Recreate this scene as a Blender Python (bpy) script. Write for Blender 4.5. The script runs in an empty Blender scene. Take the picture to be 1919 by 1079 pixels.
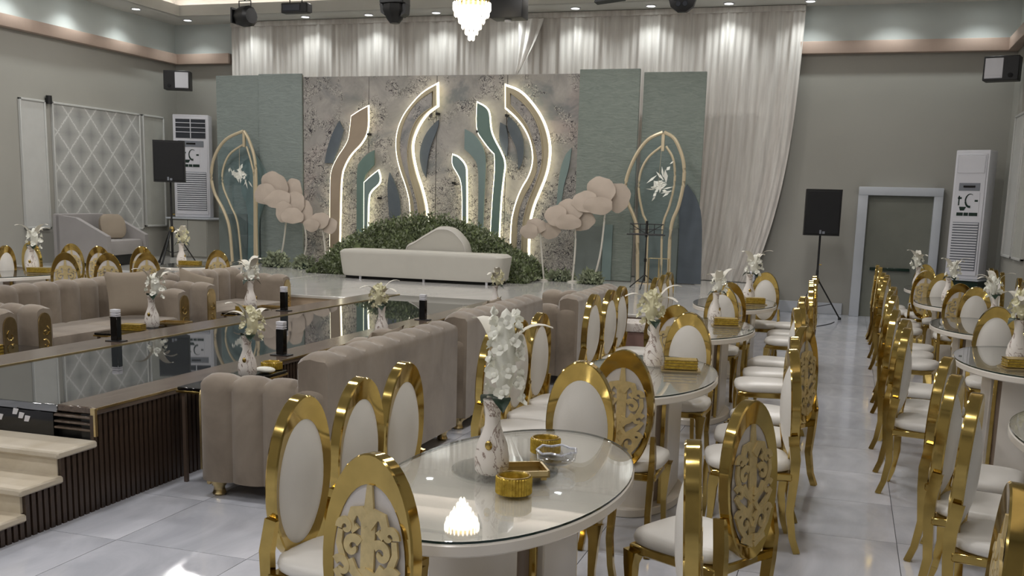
import bpy, bmesh, math, random
from mathutils import Vector, Matrix
PI = math.pi
S = bpy.context.scene
COL = S.collection
random.seed(7)

# ------------------------------------------------------------------ camera, world, exposure
cam = bpy.data.cameras.new('camera'); cam_o = bpy.data.objects.new('camera', cam); COL.objects.link(cam_o)
cam.sensor_width = 36.0; cam.lens = 1935 / 1919 * 36; cam.shift_y = (720 - 539.5) / 1919
cam.clip_start = 0.05; cam.clip_end = 200
Rr = ((0.951, 0.078, -0.299), (0.308, -0.155, 0.939), (0.027, -0.985, -0.172))
cx = Vector([Rr[i][0] for i in range(3)]).normalized()
cf = Vector([Rr[i][2] for i in range(3)]); cf = (cf - cx * cf.dot(cx)).normalized()
cu = cx.cross(cf).normalized()
cam_o.matrix_world = Matrix(((cx.x, cu.x, -cf.x, 0), (cx.y, cu.y, -cf.y, 0), (cx.z, cu.z, -cf.z, 1.75), (0, 0, 0, 1)))
S.camera = cam_o
w = bpy.data.worlds.new('world'); S.world = w; w.use_nodes = True
w.node_tree.nodes['Background'].inputs[0].default_value = (0.8, 0.85, 0.9, 1)
w.node_tree.nodes['Background'].inputs[1].default_value = 0.02
S.view_settings.view_transform = 'Standard'; S.view_settings.look = 'None'
S.view_settings.gamma = 1.0; S.view_settings.use_curve_mapping = False
S.view_settings.exposure = 0.0

CEIL = 5.17; XL = -13.5; XR = 2.35; YB = 18.9; YF = -5.0; STAGE = 0.5

def lamp(name, kind, loc, energy, color=(1, 1, 1), rot=(0, 0, 0), **kw):
    l = bpy.data.lights.new(name, kind); l.energy = energy; l.color = color
    for k, v in kw.items(): setattr(l, k, v)
    o = bpy.data.objects.new(name, l); o.location = loc; o.rotation_euler = rot; COL.objects.link(o)
    return o
COOL = (0.94, 1.0, 1.0); NEUT = (1.0, 0.97, 0.955); WARM = (1.0, 0.86, 0.78)
for gx in (-11.0, -7.6, -4.2, -0.8):                      # general hall downlights
    for gy in (-2.5, 1.2, 4.8, 8.4, 12.0, 15.2):
        lamp('hall_light', 'AREA', (gx, gy, CEIL - 0.02), 40, NEUT, shape='DISK', size=0.55)
BACK_DL = [(-12.8, 18.35), (-11.5, 18.35), (-10.2, 18.38), (-8.87, 18.38), (-7.51, 18.38), (-6.1, 18.38), (-4.88, 18.38), (-3.54, 18.38), (-2.22, 18.38), (-0.9, 18.4), (0.43, 18.4), (1.76, 18.4)]
LEFT_DL = [(-13.05, 17.1), (-13.1, 15.7), (-13.1, 14.3), (-13.1, 12.9), (-13.1, 11.5)]
for x, y in BACK_DL + LEFT_DL:
    lamp('downlight_beam', 'SPOT', (x, y, CEIL - 0.03), 38, COOL, spot_size=math.radians(120), spot_blend=0.9, shadow_soft_size=0.05)

# ------------------------------------------------------------------ materials
MATS = {}
def nt(name):
    m = bpy.data.materials.new(name); m.use_nodes = True
    b = m.node_tree.nodes['Principled BSDF']; MATS[name] = m
    return m, m.node_tree.nodes, m.node_tree.links, b
def srgb(r, g, b):
    f = lambda c: ((c / 255 + 0.055) / 1.055) ** 2.4 if c > 10 else c / 255 / 12.92
    return (f(r), f(g), f(b), 1)
def coords(N, L, scale=(1, 1, 1), rot=(0, 0, 0), kind='Object'):
    t = N.new('ShaderNodeTexCoord'); mp = N.new('ShaderNodeMapping')
    mp.inputs['Scale'].default_value = scale; mp.inputs['Rotation'].default_value = rot
    L.new(t.outputs[kind], mp.inputs[0]); return mp.outputs[0]
def noise(N, L, vec, scale, detail=4, rough=0.55, dist=0.0):
    n = N.new('ShaderNodeTexNoise'); n.inputs['Scale'].default_value = scale; n.inputs['Detail'].default_value = detail
    n.inputs['Roughness'].default_value = rough; n.inputs['Distortion'].default_value = dist
    L.new(vec, n.inputs['Vector']); return n.outputs['Fac']
def ramp(N, L, fac, stops):
    r = N.new('ShaderNodeValToRGB'); e = r.color_ramp.elements
    while len(e) < len(stops): e.new(0.5)
    for i, (p, c) in enumerate(stops): e[i].position = p; e[i].color = c if len(c) == 4 else (*c, 1)
    L.new(fac, r.inputs[0]); return r.outputs[0]
def bump(N, L, b, h, strength=0.2, dist=0.01):
    n = N.new('ShaderNodeBump'); n.inputs['Strength'].default_value = strength; n.inputs['Distance'].default_value = dist
    L.new(h, n.inputs['Height']); L.new(n.outputs[0], b.inputs['Normal'])
def mix(N, L, fac, a, c):
    m = N.new('ShaderNodeMix'); m.data_type = 'RGBA'
    if hasattr(fac, 'links'): L.new(fac, m.inputs[0])
    else: m.inputs[0].default_value = fac
    for s, v in ((m.inputs[6], a), (m.inputs[7], c)):
        if hasattr(v, 'links'): L.new(v, s)
        else: s.default_value = v
    return m.outputs[2]
def plain(name, col, rough=0.5, metal=0.0, var=0.06, nscale=3.0, bmp=0.0, bscale=60, **kw):
    m, N, L, b = nt(name)
    v = coords(N, L); f = noise(N, L, v, nscale)
    lo = tuple(max(0, c * (1 - var)) for c in col[:3]) + (1,); hi = tuple(min(1, c * (1 + var)) for c in col[:3]) + (1,)
    L.new(ramp(N, L, f, [(0.3, lo), (0.7, hi)]), b.inputs['Base Color'])
    b.inputs['Roughness'].default_value = rough; b.inputs['Metallic'].default_value = metal
    for k, x in kw.items(): b.inputs[k.replace('_', ' ')].default_value = x
    if bmp: bump(N, L, b, noise(N, L, v, bscale, 2), bmp, 0.004)
    return m
def emis(name, col, strength):
    m, N, L, b = nt(name); b.inputs['Base Color'].default_value = (*col, 1)
    b.inputs['Emission Color'].default_value = (*col, 1); b.inputs['Emission Strength'].default_value = strength
    return m

plain('wall', srgb(160, 158, 150), 0.75, var=0.03, nscale=0.6)
plain('upper_wall', srgb(205, 212, 210), 0.8, var=0.02)
plain('ceiling', srgb(200, 200, 194), 0.8, var=0.02)
plain('cornice', srgb(176, 154, 140), 0.45, var=0.05)
plain('white_trim', srgb(190, 194, 200), 0.45, var=0.03)
plain('recess', srgb(120, 122, 112), 0.6)
plain('gold', (0.53, 0.385, 0.125, 1), 0.10, 1.0, var=0.12, nscale=9)
plain('gold_dark', (0.50, 0.36, 0.13, 1), 0.22, 1.0, var=0.2, nscale=20)
plain('gold_soft', (0.62, 0.49, 0.26, 1), 0.28, 1.0, var=0.1, nscale=20)
plain('champagne', srgb(205, 190, 160), 0.35, 0.25)
plain('dado', srgb(112, 120, 116), 0.6)
plain('leatherette', srgb(224, 221, 215), 0.34, var=0.03, bmp=0.12, bscale=220)
plain('backing', srgb(205, 200, 196), 0.4, var=0.06, nscale=12)
plain('lacquer', srgb(232, 226, 217), 0.25, var=0.03)
plain('lacquer_taupe', srgb(165, 148, 132), 0.3, var=0.04)
plain('black', srgb(14, 14, 15), 0.45, var=0.1)
plain('black_gloss', srgb(10, 10, 11), 0.08, var=0.1)
plain('grille', srgb(20, 20, 22), 0.8, var=0.3, nscale=300)
plain('white_plastic', srgb(212, 212, 218), 0.35, var=0.02)
plain('grey_plastic', srgb(120, 124, 132), 0.5, var=0.03)
plain('dark_slot', srgb(38, 42, 50), 0.6)
plain('white_upholstery', srgb(190, 187, 178), 0.6, var=0.03, bmp=0.06, bscale=90)
plain('grey_fabric', srgb(150, 146, 144), 0.85, var=0.05, bmp=0.2, bscale=200)
plain('cushion_fabric', srgb(140, 128, 112), 0.8, var=0.08, bmp=0.2, bscale=180)
plain('petal', srgb(188, 174, 160), 0.7, var=0.05, nscale=6)
plain('blossom', srgb(238, 238, 228), 0.7, var=0.05, nscale=30)
plain('blossom_cream', srgb(226, 222, 190), 0.7, var=0.08, nscale=30)
plain('dried_leaf', srgb(222, 218, 206), 0.7, var=0.06)
plain('dark_leaf', srgb(30, 52, 38), 0.45, var=0.3, nscale=8)
plain('stem_white', srgb(210, 206, 196), 0.5)
plain('candle', srgb(228, 222, 205), 0.5)
plain('travertine_edge', srgb(205, 196, 178), 0.35)
plain('beige_board', srgb(158, 142, 122), 0.6)
plain('cream_frame', srgb(176, 164, 136), 0.5)
plain('green_board', srgb(100, 122, 114), 0.6)
plain('teal_board', srgb(116, 134, 132), 0.6)
plain('slate_board', srgb(84, 92, 100), 0.7, var=0.12)
plain('pink_stone', srgb(150, 120, 112), 0.4)
plain('walnut_trim', srgb(92, 78, 68), 0.22, var=0.12, nscale=4)
emis('led', (1.0, 0.95, 0.72), 3.4)
emis('lamp_face', (0.95, 1.0, 0.98), 9)
emis('cove_strip', (1.0, 0.86, 0.80), 9)
emis('crystal_glow', (1.0, 0.93, 0.80), 3.0)
plain('scroll_gold', (0.66, 0.53, 0.27, 1), 0.36, 0.45, var=0.15, nscale=25)

def velvet():
    m, N, L, b = nt('velvet'); v = coords(N, L)
    f = noise(N, L, v, 2.2, 5, 0.6, 0.4)
    L.new(ramp(N, L, f, [(0.3, srgb(116, 104, 91)), (0.7, srgb(150, 138, 123))]), b.inputs['Base Color'])
    b.inputs['Roughness'].default_value = 0.8; b.inputs['Sheen Weight'].default_value = 0.5
    b.inputs['Sheen Roughness'].default_value = 0.4; bump(N, L, b, noise(N, L, v, 160, 2), 0.1, 0.003)
velvet()
def marble(name, base, vein, scale, rough, vs=0.03, coat=0.0):
    m, N, L, b = nt(name); v = coords(N, L)
    n1 = noise(N, L, v, scale, 6, 0.6, 1.2)
    mt = N.new('ShaderNodeMath'); mt.operation = 'SUBTRACT'; mt.inputs[1].default_value = 0.5; L.new(n1, mt.inputs[0])
    ab = N.new('ShaderNodeMath'); ab.operation = 'ABSOLUTE'; L.new(mt.outputs[0], ab.inputs[0])
    L.new(ramp(N, L, ab.outputs[0], [(0.0, vein), (vs, base)]), b.inputs['Base Color'])
    b.inputs['Roughness'].default_value = rough; b.inputs['Coat Weight'].default_value = coat
marble('vase_marble', srgb(228, 222, 216), srgb(120, 92, 78), 7, 0.35, 0.02)
marble('crystal_print', srgb(215, 218, 225), srgb(160, 160, 180), 30, 0.1, 0.05)
def tile_mat(name, a, c, rough, scale=0.7, coat=0.0):
    m, N, L, b = nt(name)
    v = coords(N, L, (1, 0.45, 1)); g = N.new('ShaderNodeNewGeometry')
    f = noise(N, L, v, scale, 8, 0.62, 0.8)
    oi = N.new('ShaderNodeObjectInfo')
    base = ramp(N, L, f, [(0.3, a), (0.7, c)])
    hs = N.new('ShaderNodeHueSaturation'); mr = N.new('ShaderNodeMapRange'); mr.inputs[3].default_value = 0.93; mr.inputs[4].default_value = 1.04
    L.new(oi.outputs['Random'], mr.inputs[0]); L.new(mr.outputs[0], hs.inputs['Value']); L.new(base, hs.inputs['Color']); base = hs.outputs[0]
    L.new(base, b.inputs['Base Color'])
    b.inputs['Roughness'].default_value = rough; b.inputs['IOR'].default_value = 1.5
    b.inputs['Coat Weight'].default_value = coat; b.inputs['Coat Roughness'].default_value = 0.04
tile_mat('floor_tile', srgb(178, 181, 190), srgb(214, 216, 224), 0.10, 2.2)
tile_mat('stage_tile', srgb(188, 186, 182), srgb(212, 210, 206), 0.10, 1.2)
plain('grout', srgb(95, 95, 95), 0.8)
tile_mat('travertine', srgb(196, 184, 162), srgb(222, 213, 196), 0.3, 3.0)
tile_mat('stage_riser', srgb(176, 158, 140), srgb(196, 180, 160), 0.3, 3.0)
def wood(name, a, c, rough, sc):
    m, N, L, b = nt(name); v = coords(N, L, sc)
    L.new(ramp(N, L, noise(N, L, v, 3, 6, 0.6, 0.5), [(0.3, a), (0.7, c)]), b.inputs['Base Color'])
    b.inputs['Roughness'].default_value = rough
wood('dark_slat', srgb(44, 34, 28), srgb(78, 62, 50), 0.35, (6, 6, 0.6))
wood('walnut', srgb(78, 66, 58), srgb(112, 98, 86), 0.16, (8, 0.6, 8))
def dark_glass():
    m, N, L, b = nt('dark_glass'); v = coords(N, L)
    L.new(ramp(N, L, noise(N, L, v, 0.9, 3), [(0.3, srgb(34, 38, 40)), (0.7, srgb(48, 52, 54))]), b.inputs['Base Color'])
    b.inputs['Roughness'].default_value = 0.02; b.inputs['IOR'].default_value = 3.2
dark_glass()
def clear(name, tint, ior=1.5, rough=0.0):
    m, N, L, b = nt(name); N.remove(b)
    out = N['Material Output']; t = N.new('ShaderNodeBsdfTransparent'); t.inputs[0].default_value = tint
    g = N.new('ShaderNodeBsdfGlossy'); g.inputs['Roughness'].default_value = rough
    lw = N.new('ShaderNodeLayerWeight'); lw.inputs[0].default_value = 0.5
    pw = N.new('ShaderNodeMath'); pw.operation = 'POWER'; pw.inputs[1].default_value = 4.2; L.new(lw.outputs['Facing'], pw.inputs[0])
    fr = N.new('ShaderNodeMapRange'); f0 = ((ior - 1) / (ior + 1)) ** 2; fr.inputs[3].default_value = f0; fr.inputs[4].default_value = 1.0
    L.new(pw.outputs[0], fr.inputs[0])
    mx = N.new('ShaderNodeMixShader'); L.new(fr.outputs[0], mx.inputs[0]); L.new(t.outputs[0], mx.inputs[1]); L.new(g.outputs[0], mx.inputs[2])
    L.new(mx.outputs[0], out.inputs[0]); return m
clear('table_glass', (0.99, 0.997, 0.992, 1), 1.7)
clear('acrylic', (0.93, 0.97, 0.99, 1), 1.6)
clear('crystal', (0.93, 0.94, 0.96, 1), 1.7, 0.05)
plain('glass_edge', srgb(28, 48, 42), 0.1)
def honey():
    m, N, L, b = nt('honey_glass'); v = coords(N, L)
    wv = noise(N, L, v, 60, 3)
    L.new(ramp(N, L, wv, [(0.3, (0.34, 0.22, 0.02, 1)), (0.7, (0.62, 0.44, 0.07, 1))]), b.inputs['Base Color'])
    b.inputs['Metallic'].default_value = 0.55; b.inputs['Roughness'].default_value = 0.28; bump(N, L, b, wv, 0.5, 0.004)
honey()
def curtain_mat():
    m, N, L, b = nt('sheer_curtain'); v = coords(N, L, (1, 1, 0.06))
    L.new(ramp(N, L, noise(N, L, v, 14, 4), [(0.3, srgb(196, 190, 184)), (0.7, srgb(226, 222, 216))]), b.inputs['Base Color'])
    b.inputs['Roughness'].default_value = 0.7; b.inputs['Sheen Weight'].default_value = 0.3
    b.inputs['Transmission Weight'].default_value = 0.0
curtain_mat()
def green_cloth(name, a, c):
    m, N, L, b = nt(name); v = coords(N, L, (1.2, 1, 5), (0, 0.25, 0))
    f = noise(N, L, v, 3.5, 7, 0.65, 1.6)
    L.new(ramp(N, L, f, [(0.25, a), (0.75, c)]), b.inputs['Base Color'])
    b.inputs['Roughness'].default_value = 0.55; bump(N, L, b, f, 0.45, 0.03)
green_cloth('green_cloth', srgb(122, 132, 128), srgb(142, 152, 148))
green_cloth('sage_cloth', srgb(112, 122, 115), srgb(138, 147, 138))
def floral():
    m, N, L, b = nt('floral_print'); v = coords(N, L)
    sep = N.new('ShaderNodeSeparateXYZ'); L.new(v, sep.inputs[0])
    base = ramp(N, L, noise(N, L, v, 1.6, 8, 0.7, 0.6), [(0.3, srgb(128, 127, 122)), (0.5, srgb(154, 150, 145)), (0.72, srgb(176, 170, 164))])
    pink = noise(N, L, v, 0.8, 3)
    base = mix(N, L, ramp(N, L, pink, [(0.55, (0, 0, 0)), (0.7, (0.5, 0.5, 0.5))]), base, srgb(170, 150, 146))
    # ink-like patches denser towards the foot of the panel
    patch = noise(N, L, v, 2.3, 3, 0.5, 0.8)
    tw = noise(N, L, v, 15, 5, 0.7, 3.0)
    hz = N.new('ShaderNodeMapRange'); hz.inputs[1].default_value = 0.5; hz.inputs[2].default_value = 3.7; hz.inputs[3].default_value = 0.16; hz.inputs[4].default_value = -0.06
    L.new(sep.outputs[2], hz.inputs[0])
    a1 = N.new('ShaderNodeMath'); a1.operation = 'ADD'; L.new(patch, a1.inputs[0]); L.new(hz.outputs[0], a1.inputs[1])
    g1 = ramp(N, L, a1.outputs[0], [(0.46, (0, 0, 0)), (0.54, (1, 1, 1))])
    g2a = ramp(N, L, tw, [(0.40, (1, 1, 1)), (0.44, (0, 0, 0))])
    br = noise(N, L, v, 5.5, 3, 0.6, 1.2); bs = N.new('ShaderNodeMath'); bs.operation = 'SUBTRACT'; bs.inputs[1].default_value = 0.5; L.new(br, bs.inputs[0])
    ba = N.new('ShaderNodeMath'); ba.operation = 'ABSOLUTE'; L.new(bs.outputs[0], ba.inputs[0])
    g2b = ramp(N, L, ba.outputs[0], [(0.008, (1, 1, 1)), (0.016, (0, 0, 0))])
    mxx = N.new('ShaderNodeMath'); mxx.operation = 'MAXIMUM'; L.new(g2a, mxx.inputs[0]); L.new(g2b, mxx.inputs[1]); g2 = mxx.outputs[0]
    mm = N.new('ShaderNodeMath'); mm.operation = 'MULTIPLY'; L.new(g1, mm.inputs[0]); L.new(g2, mm.inputs[1])
    tw2 = noise(N, L, v, 30, 4, 0.7, 1.5)
    g3 = ramp(N, L, tw2, [(0.42, (1, 1, 1)), (0.45, (0, 0, 0))])
    m3 = N.new('ShaderNodeMath'); m3.operation = 'MULTIPLY'; L.new(g1, m3.inputs[0]); L.new(g3, m3.inputs[1])
    wash = ramp(N, L, noise(N, L, v, 1.1, 4, 0.6, 1.0), [(0.54, (0, 0, 0)), (0.64, (0.7, 0.7, 0.7))])
    c1 = mix(N, L, wash, base, srgb(104, 110, 112))
    c2 = mix(N, L, m3.outputs[0], c1, srgb(196, 190, 180))
    c3 = mix(N, L, mm.outputs[0], c2, srgb(46, 42, 48))
    L.new(c3, b.inputs['Base Color']); b.inputs['Roughness'].default_value = 0.65
floral()
def damask():
    m, N, L, b = nt('diamond_wallpaper'); v = coords(N, L)
    sep = N.new('ShaderNodeSeparateXYZ'); L.new(v, sep.inputs[0])
    def M(op, a, c=None):
        n = N.new('ShaderNodeMath'); n.operation = op
        for i, q in enumerate((a, c)):
            if q is None: continue
            if hasattr(q, 'links'): L.new(q, n.inputs[i])
            else: n.inputs[i].default_value = q
        return n.outputs[0]
    y = M('DIVIDE', sep.outputs[1], 0.58); z = M('DIVIDE', sep.outputs[2], 0.62)
    a = M('FRACT', M('ADD', y, z)); c = M('FRACT', M('SUBTRACT', y, z))
    da = M('ABSOLUTE', M('SUBTRACT', a, 0.5)); dc = M('ABSOLUTE', M('SUBTRACT', c, 0.5))
    line = M('MAXIMUM', da, dc); heart = M('MAXIMUM', da, dc)
    n1 = noise(N, L, v, 40, 5, 0.7)
    base = ramp(N, L, M('ADD', heart, M('MULTIPLY', M('SUBTRACT', n1, 0.5), 0.25)), [(0.05, srgb(150, 150, 148)), (0.3, srgb(172, 172, 168)), (0.46, srgb(180, 180, 176)), (0.485, srgb(214, 214, 210))])
    L.new(base, b.inputs['Base Color']); b.inputs['Roughness'].default_value = 0.45
damask()
plain('pale_panel', srgb(178, 178, 170), 0.5, var=0.05, nscale=5)
plain('white_panel', srgb(192, 192, 188), 0.5, var=0.03, nscale=5)
plain('hedge', srgb(106, 118, 80), 0.7, var=0.5, nscale=5)
plain('hedge_grey', srgb(136, 144, 118), 0.7, var=0.35, nscale=5)

# ------------------------------------------------------------------ mesh helpers
class G:
    def __init__(s): s.v = []; s.f = []
    def add(s, v, f, M=None):
        o = len(s.v)
        s.v += [tuple(M @ Vector(p)) for p in v] if M is not None else [tuple(p) for p in v]
        s.f += [tuple(i + o for i in q) for q in f]; return s
    def box(s, x0, x1, y0, y1, z0, z1, b=0.0, M=None):
        if b <= 0:
            v = [(x, y, z) for z in (z0, z1) for y in (y0, y1) for x in (x0, x1)]
            return s.add(v, [(0, 2, 3, 1), (4, 5, 7, 6), (0, 1, 5, 4), (2, 6, 7, 3), (0, 4, 6, 2), (1, 3, 7, 5)], M)
        bm = bmesh.new(); bmesh.ops.create_cube(bm, size=1)
        for q in bm.verts:
            q.co = ((x0 + x1) / 2 + q.co.x * (x1 - x0), (y0 + y1) / 2 + q.co.y * (y1 - y0), (z0 + z1) / 2 + q.co.z * (z1 - z0))
        bmesh.ops.bevel(bm, geom=bm.edges[:], offset=b, segments=2 if b > 0.01 else 1, affect='EDGES', profile=0.6)
        bm.verts.index_update()
        v = [tuple(q.co) for q in bm.verts]; f = [tuple(q.index for q in p.verts) for p in bm.faces]; bm.free()
        return s.add(v, f, M)
    def prism(s, poly, a, c, axis='z', M=None):
        # poly in 2d; axis z: (x,y) ; axis y: (x,z)
        n = len(poly)
        P = (lambda p, t: (p[0], p[1], t)) if axis == 'z' else ((lambda p, t: (p[0], t, p[1])) if axis == 'y' else (lambda p, t: (t, p[0], p[1])))
        v = [P(p, a) for p in poly] + [P(p, c) for p in poly]
        f = [tuple(range(n)), tuple(range(2 * n - 1, n - 1, -1))] + [(i, (i + 1) % n, n + (i + 1) % n, n + i) for i in range(n)]
        return s.add(v, f, M)
    def lathe(s, prof, n=20, M=None, sx=1.0, sy=1.0):
        v = []; f = []
        for r, z in prof:
            for i in range(n):
                t = 2 * PI * i / n; v.append((r * math.cos(t) * sx, r * math.sin(t) * sy, z))
        for j in range(len(prof) - 1):
            for i in range(n):
                k = (i + 1) % n; f.append((j * n + i, j * n + k, (j + 1) * n + k, (j + 1) * n + i))
        if prof[0][0] > 1e-5: f.append(tuple(range(n - 1, -1, -1)))
        if prof[-1][0] > 1e-5: f.append(tuple((len(prof) - 1) * n + i for i in range(n)))
        return s.add(v, f, M)
    def tube(s, path, r, n=8, closed=False, M=None, flat=1.0):
        path = [Vector(p) for p in path]; m = len(path); v = []; f = []
        up = Vector((0, 0, 1))
        for i, p in enumerate(path):
            if closed: d = path[(i + 1) % m] - path[i - 1]
            else: d = path[min(i + 1, m - 1)] - path[max(i - 1, 0)]
            d.normalize()
            a = d.cross(up)
            if a.length < 0.05: a = d.cross(Vector((0, 1, 0)))
            a.normalize(); c = a.cross(d)
            rr = r[i] if isinstance(r, (list, tuple)) else r
            for k in range(n):
                t = 2 * PI * k / n; v.append(p + a * math.cos(t) * rr + c * math.sin(t) * rr * flat)
        for i in range(m if closed else m - 1):
            j = (i + 1) % m
            for k in range(n):
                q = (k + 1) % n; f.append((i * n + k, i * n + q, j * n + q, j * n + k))
        if not closed: f += [tuple(range(n - 1, -1, -1)), tuple((m - 1) * n + k for k in range(n))]
        return s.add(v, f, M)
    def bar(s, path, wd, th, side=(1, 0, 0), M=None):
        # rectangular section along a path; wd along 'side', th across it
        path = [Vector(p) for p in path]; m = len(path); v = []; f = []; sd = Vector(side)
        for i, p in enumerate(path):
            d = (path[min(i + 1, m - 1)] - path[max(i - 1, 0)]).normalized()
            c = d.cross(sd).normalized(); a = c.cross(d).normalized()
            W = (wd[i] if isinstance(wd, (list, tuple)) else wd) / 2; T = (th[i] if isinstance(th, (list, tuple)) else th) / 2
            v += [p + a * W + c * T, p - a * W + c * T, p - a * W - c * T, p + a * W - c * T]
        for i in range(m - 1):
            for k in range(4):
                q = (k + 1) % 4; f.append((i * 4 + k, i * 4 + q, (i + 1) * 4 + q, (i + 1) * 4 + k))
        f += [(3, 2, 1, 0), tuple((m - 1) * 4 + k for k in range(4))]
        return s.add(v, f, M)
    def grid(s, fn, nu, nv, M=None, cu=False):
        v = [fn(i / (nu if cu else nu - 1), j / (nv - 1)) for j in range(nv) for i in range(nu)]
        f = []
        for j in range(nv - 1):
            for i in range(nu if cu else nu - 1):
                k = (i + 1) % nu; f.append((j * nu + i, j * nu + k, (j + 1) * nu + k, (j + 1) * nu + i))
        return s.add(v, f, M)
    def puff(s, cx_, cy_, cz, a, b_, c, e=0.6, n=16, m=10, M=None):
        # superellipsoid cushion
        def sp(t, q): return math.copysign(abs(t) ** q, t)
        def fn(u, w_):
            th = 2 * PI * u; ph = -PI / 2 + PI * w_
            return (cx_ + a * sp(math.cos(ph), e) * sp(math.cos(th), e), cy_ + b_ * sp(math.cos(ph), e) * sp(math.sin(th), e), cz + c * sp(math.sin(ph), e if e > 0.7 else 0.9))
        return s.grid(fn, n, m, M, cu=True)
def mesh(g, name, smooth=True, ang=38):
    me = bpy.data.meshes.new(name); me.from_pydata(g.v, [], g.f)
    bm = bmesh.new(); bm.from_mesh(me); bmesh.ops.recalc_face_normals(bm, faces=bm.faces[:]); bm.to_mesh(me); bm.free()
    if smooth:
        me.shade_smooth(); me.set_sharp_from_angle(angle=math.radians(ang))
    return me
def put(name, me, m, parent=None, loc=None, rot=None):
    if isinstance(me, G): me = mesh(me, name)
    if m and not me.materials: me.materials.append(MATS[m])
    o = bpy.data.objects.new(name, me); COL.objects.link(o)
    if parent: o.parent = parent
    if loc: o.location = loc
    if rot: o.rotation_euler = rot
    return o
def tag(o, label, cat, group=None, kind=None):
    o['label'] = label; o['category'] = cat
    if group: o['group'] = group
    if kind: o['kind'] = kind
    return o
def thing(name, label, cat, loc=(0, 0, 0), rz=0.0, group=None):
    o = bpy.data.objects.new(name, None); o.empty_display_size = 0.1; COL.objects.link(o)
    o.location = loc; o.rotation_euler = (0, 0, rz)
    return tag(o, label, cat, group)
def struct(name, g, m, label=None, parent=None):
    o = put(name, g, m, parent)
    if not parent: o['kind'] = 'structure'
    if label and not parent: o['label'] = label; o['category'] = name.split('_')[0]
    return o
def dup(root, loc, rz, label, group=None, skip=()):
    r = root.copy(); COL.objects.link(r); r.location = loc; r.rotation_euler = (0, 0, rz); r['label'] = label
    if group: r['group'] = group
    for ch in list(root.children):
        if ch.name.split('.')[0] in skip: continue
        c = ch.copy(); COL.objects.link(c); c.parent = r
        for g2 in ch.children:
            d = g2.copy(); COL.objects.link(d); d.parent = c
    return r
def smooth_path(pts, k=6, closed=False):
    P = [Vector(p) for p in pts]; n = len(P); out = []
    rng = range(n) if closed else range(n - 1)
    for i in rng:
        p0 = P[(i - 1) % n] if closed or i > 0 else P[0]; p1 = P[i]; p2 = P[(i + 1) % n]
        p3 = P[(i + 2) % n] if closed or i < n - 2 else P[-1]
        for j in range(k):
            t = j / k
            out.append(0.5 * ((2 * p1) + (-p0 + p2) * t + (2 * p0 - 5 * p1 + 4 * p2 - p3) * t * t + (-p0 + 3 * p1 - 3 * p2 + p3) * t ** 3))
    if not closed: out.append(P[-1])
    return out
def round_poly(pts, it=2, lim=0.75):
    # corner cutting that keeps sharp cusps
    P = [Vector((p[0], p[1])) for p in pts]; keep = [False] * len(P)
    for _ in range(it):
        Q = []; K = []
        n = len(P)
        for i in range(n):
            a = (P[i] - P[i - 1]); c = (P[(i + 1) % n] - P[i])
            sharp = keep[i] or (a.length > 0 and c.length > 0 and a.angle(c) > lim)
            if sharp: Q.append(P[i]); K.append(True)
            else: Q += [P[i] - a * 0.25, P[i] + c * 0.25]; K += [False, False]
        P, keep = Q, K
    return [(p.x, p.y) for p in P]

# ------------------------------------------------------------------ setting: floor, walls, ceiling
floor = struct('floor', G().box(XL - 0.2, XR + 0.2, YF - 0.2, YB + 0.3, -0.2, -0.012), 'grout', 'polished pale grey porcelain floor of the hall')
T = 0.765
def tile_mesh(w_, d):
    return mesh(G().box(0.002, w_ - 0.002, 0.002, d - 0.002, -0.012, 0.0, 0.0), 'floor_tile')
tm = tile_mesh(T, T)
for i in range(9):
    for j in range(19):
        o = put('floor_tile', tm, 'floor_tile', floor, (-4.215 + T * i, 2.69 + T * (j - 0), 0)); 
rest = G()
def tiles(x0, x1, y0, y1):
    i0 = math.floor((x0 + 4.215) / T + 0.01); i1 = math.ceil((x1 + 4.215) / T - 0.01); j0 = math.floor((y0 - 2.69) / T + 0.01); j1 = math.ceil((y1 - 2.69) / T - 0.01)
    for i in range(i0, i1):
        for j in range(j0, j1):
            if 0 <= i < 9 and 0 <= j < 19: continue
            a, c = -4.215 + T * i, 2.69 + T * j
            rest.box(max(a + 0.002, XL), min(a + T - 0.002, XR), max(c + 0.002, YF), min(c + T - 0.002, YB), -0.012, 0.0)
tiles(XL, XR, YF, YB)
ro = put('floor_tile_field', rest, 'floor_tile', floor); ro['kind'] = 'stuff'

wb = struct('wall_back', G().box(XL - 0.2, XR + 0.2, YB, YB + 0.2, 0, 4.45), 'wall', 'grey-green plaster back wall behind the stage')
# the door recess is cut as a separate frame standing proud of the wall
put('upper_band', G().box(XL, XR, YB - 0.001, YB + 0.2, 4.45, CEIL), 'upper_wall', wb)
wl = struct('wall_left', G().box(XL - 0.2, XL, YF, YB + 0.2, 0, 4.45), 'wall', 'grey-green plaster side wall at left')
put('upper_band', G().box(XL - 0.2, XL + 0.001, YF, YB, 4.45, CEIL), 'upper_wall', wl)
wr = struct('wall_right', G().box(XR, XR + 0.2, YF, YB + 0.2, 0, 4.45), 'wall', 'grey-green plaster side wall at right')
put('upper_band', G().box(XR - 0.001, XR + 0.2, YF, YB, 4.45, CEIL), 'upper_wall', wr)
struct('wall_front', G().box(XL - 0.2, XR + 0.2, YF - 0.2, YF, 0, CEIL), 'wall', 'wall of the hall behind the camera')
def cornice(name, x0, x1, y0, y1, label):
    return struct(name, G().box(x0, x1, y0, y1, 4.38, 4.58, 0.012), 'cornice', label)
cornice('trim_1', XL, -12.15, YB - 0.16, YB, 'rose-beige lacquered ledge on the back wall left of the curtain')
cornice('trim_4', -1.15, XR, YB - 0.16, YB, 'rose-beige lacquered ledge on the back wall right of the curtain')
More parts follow.
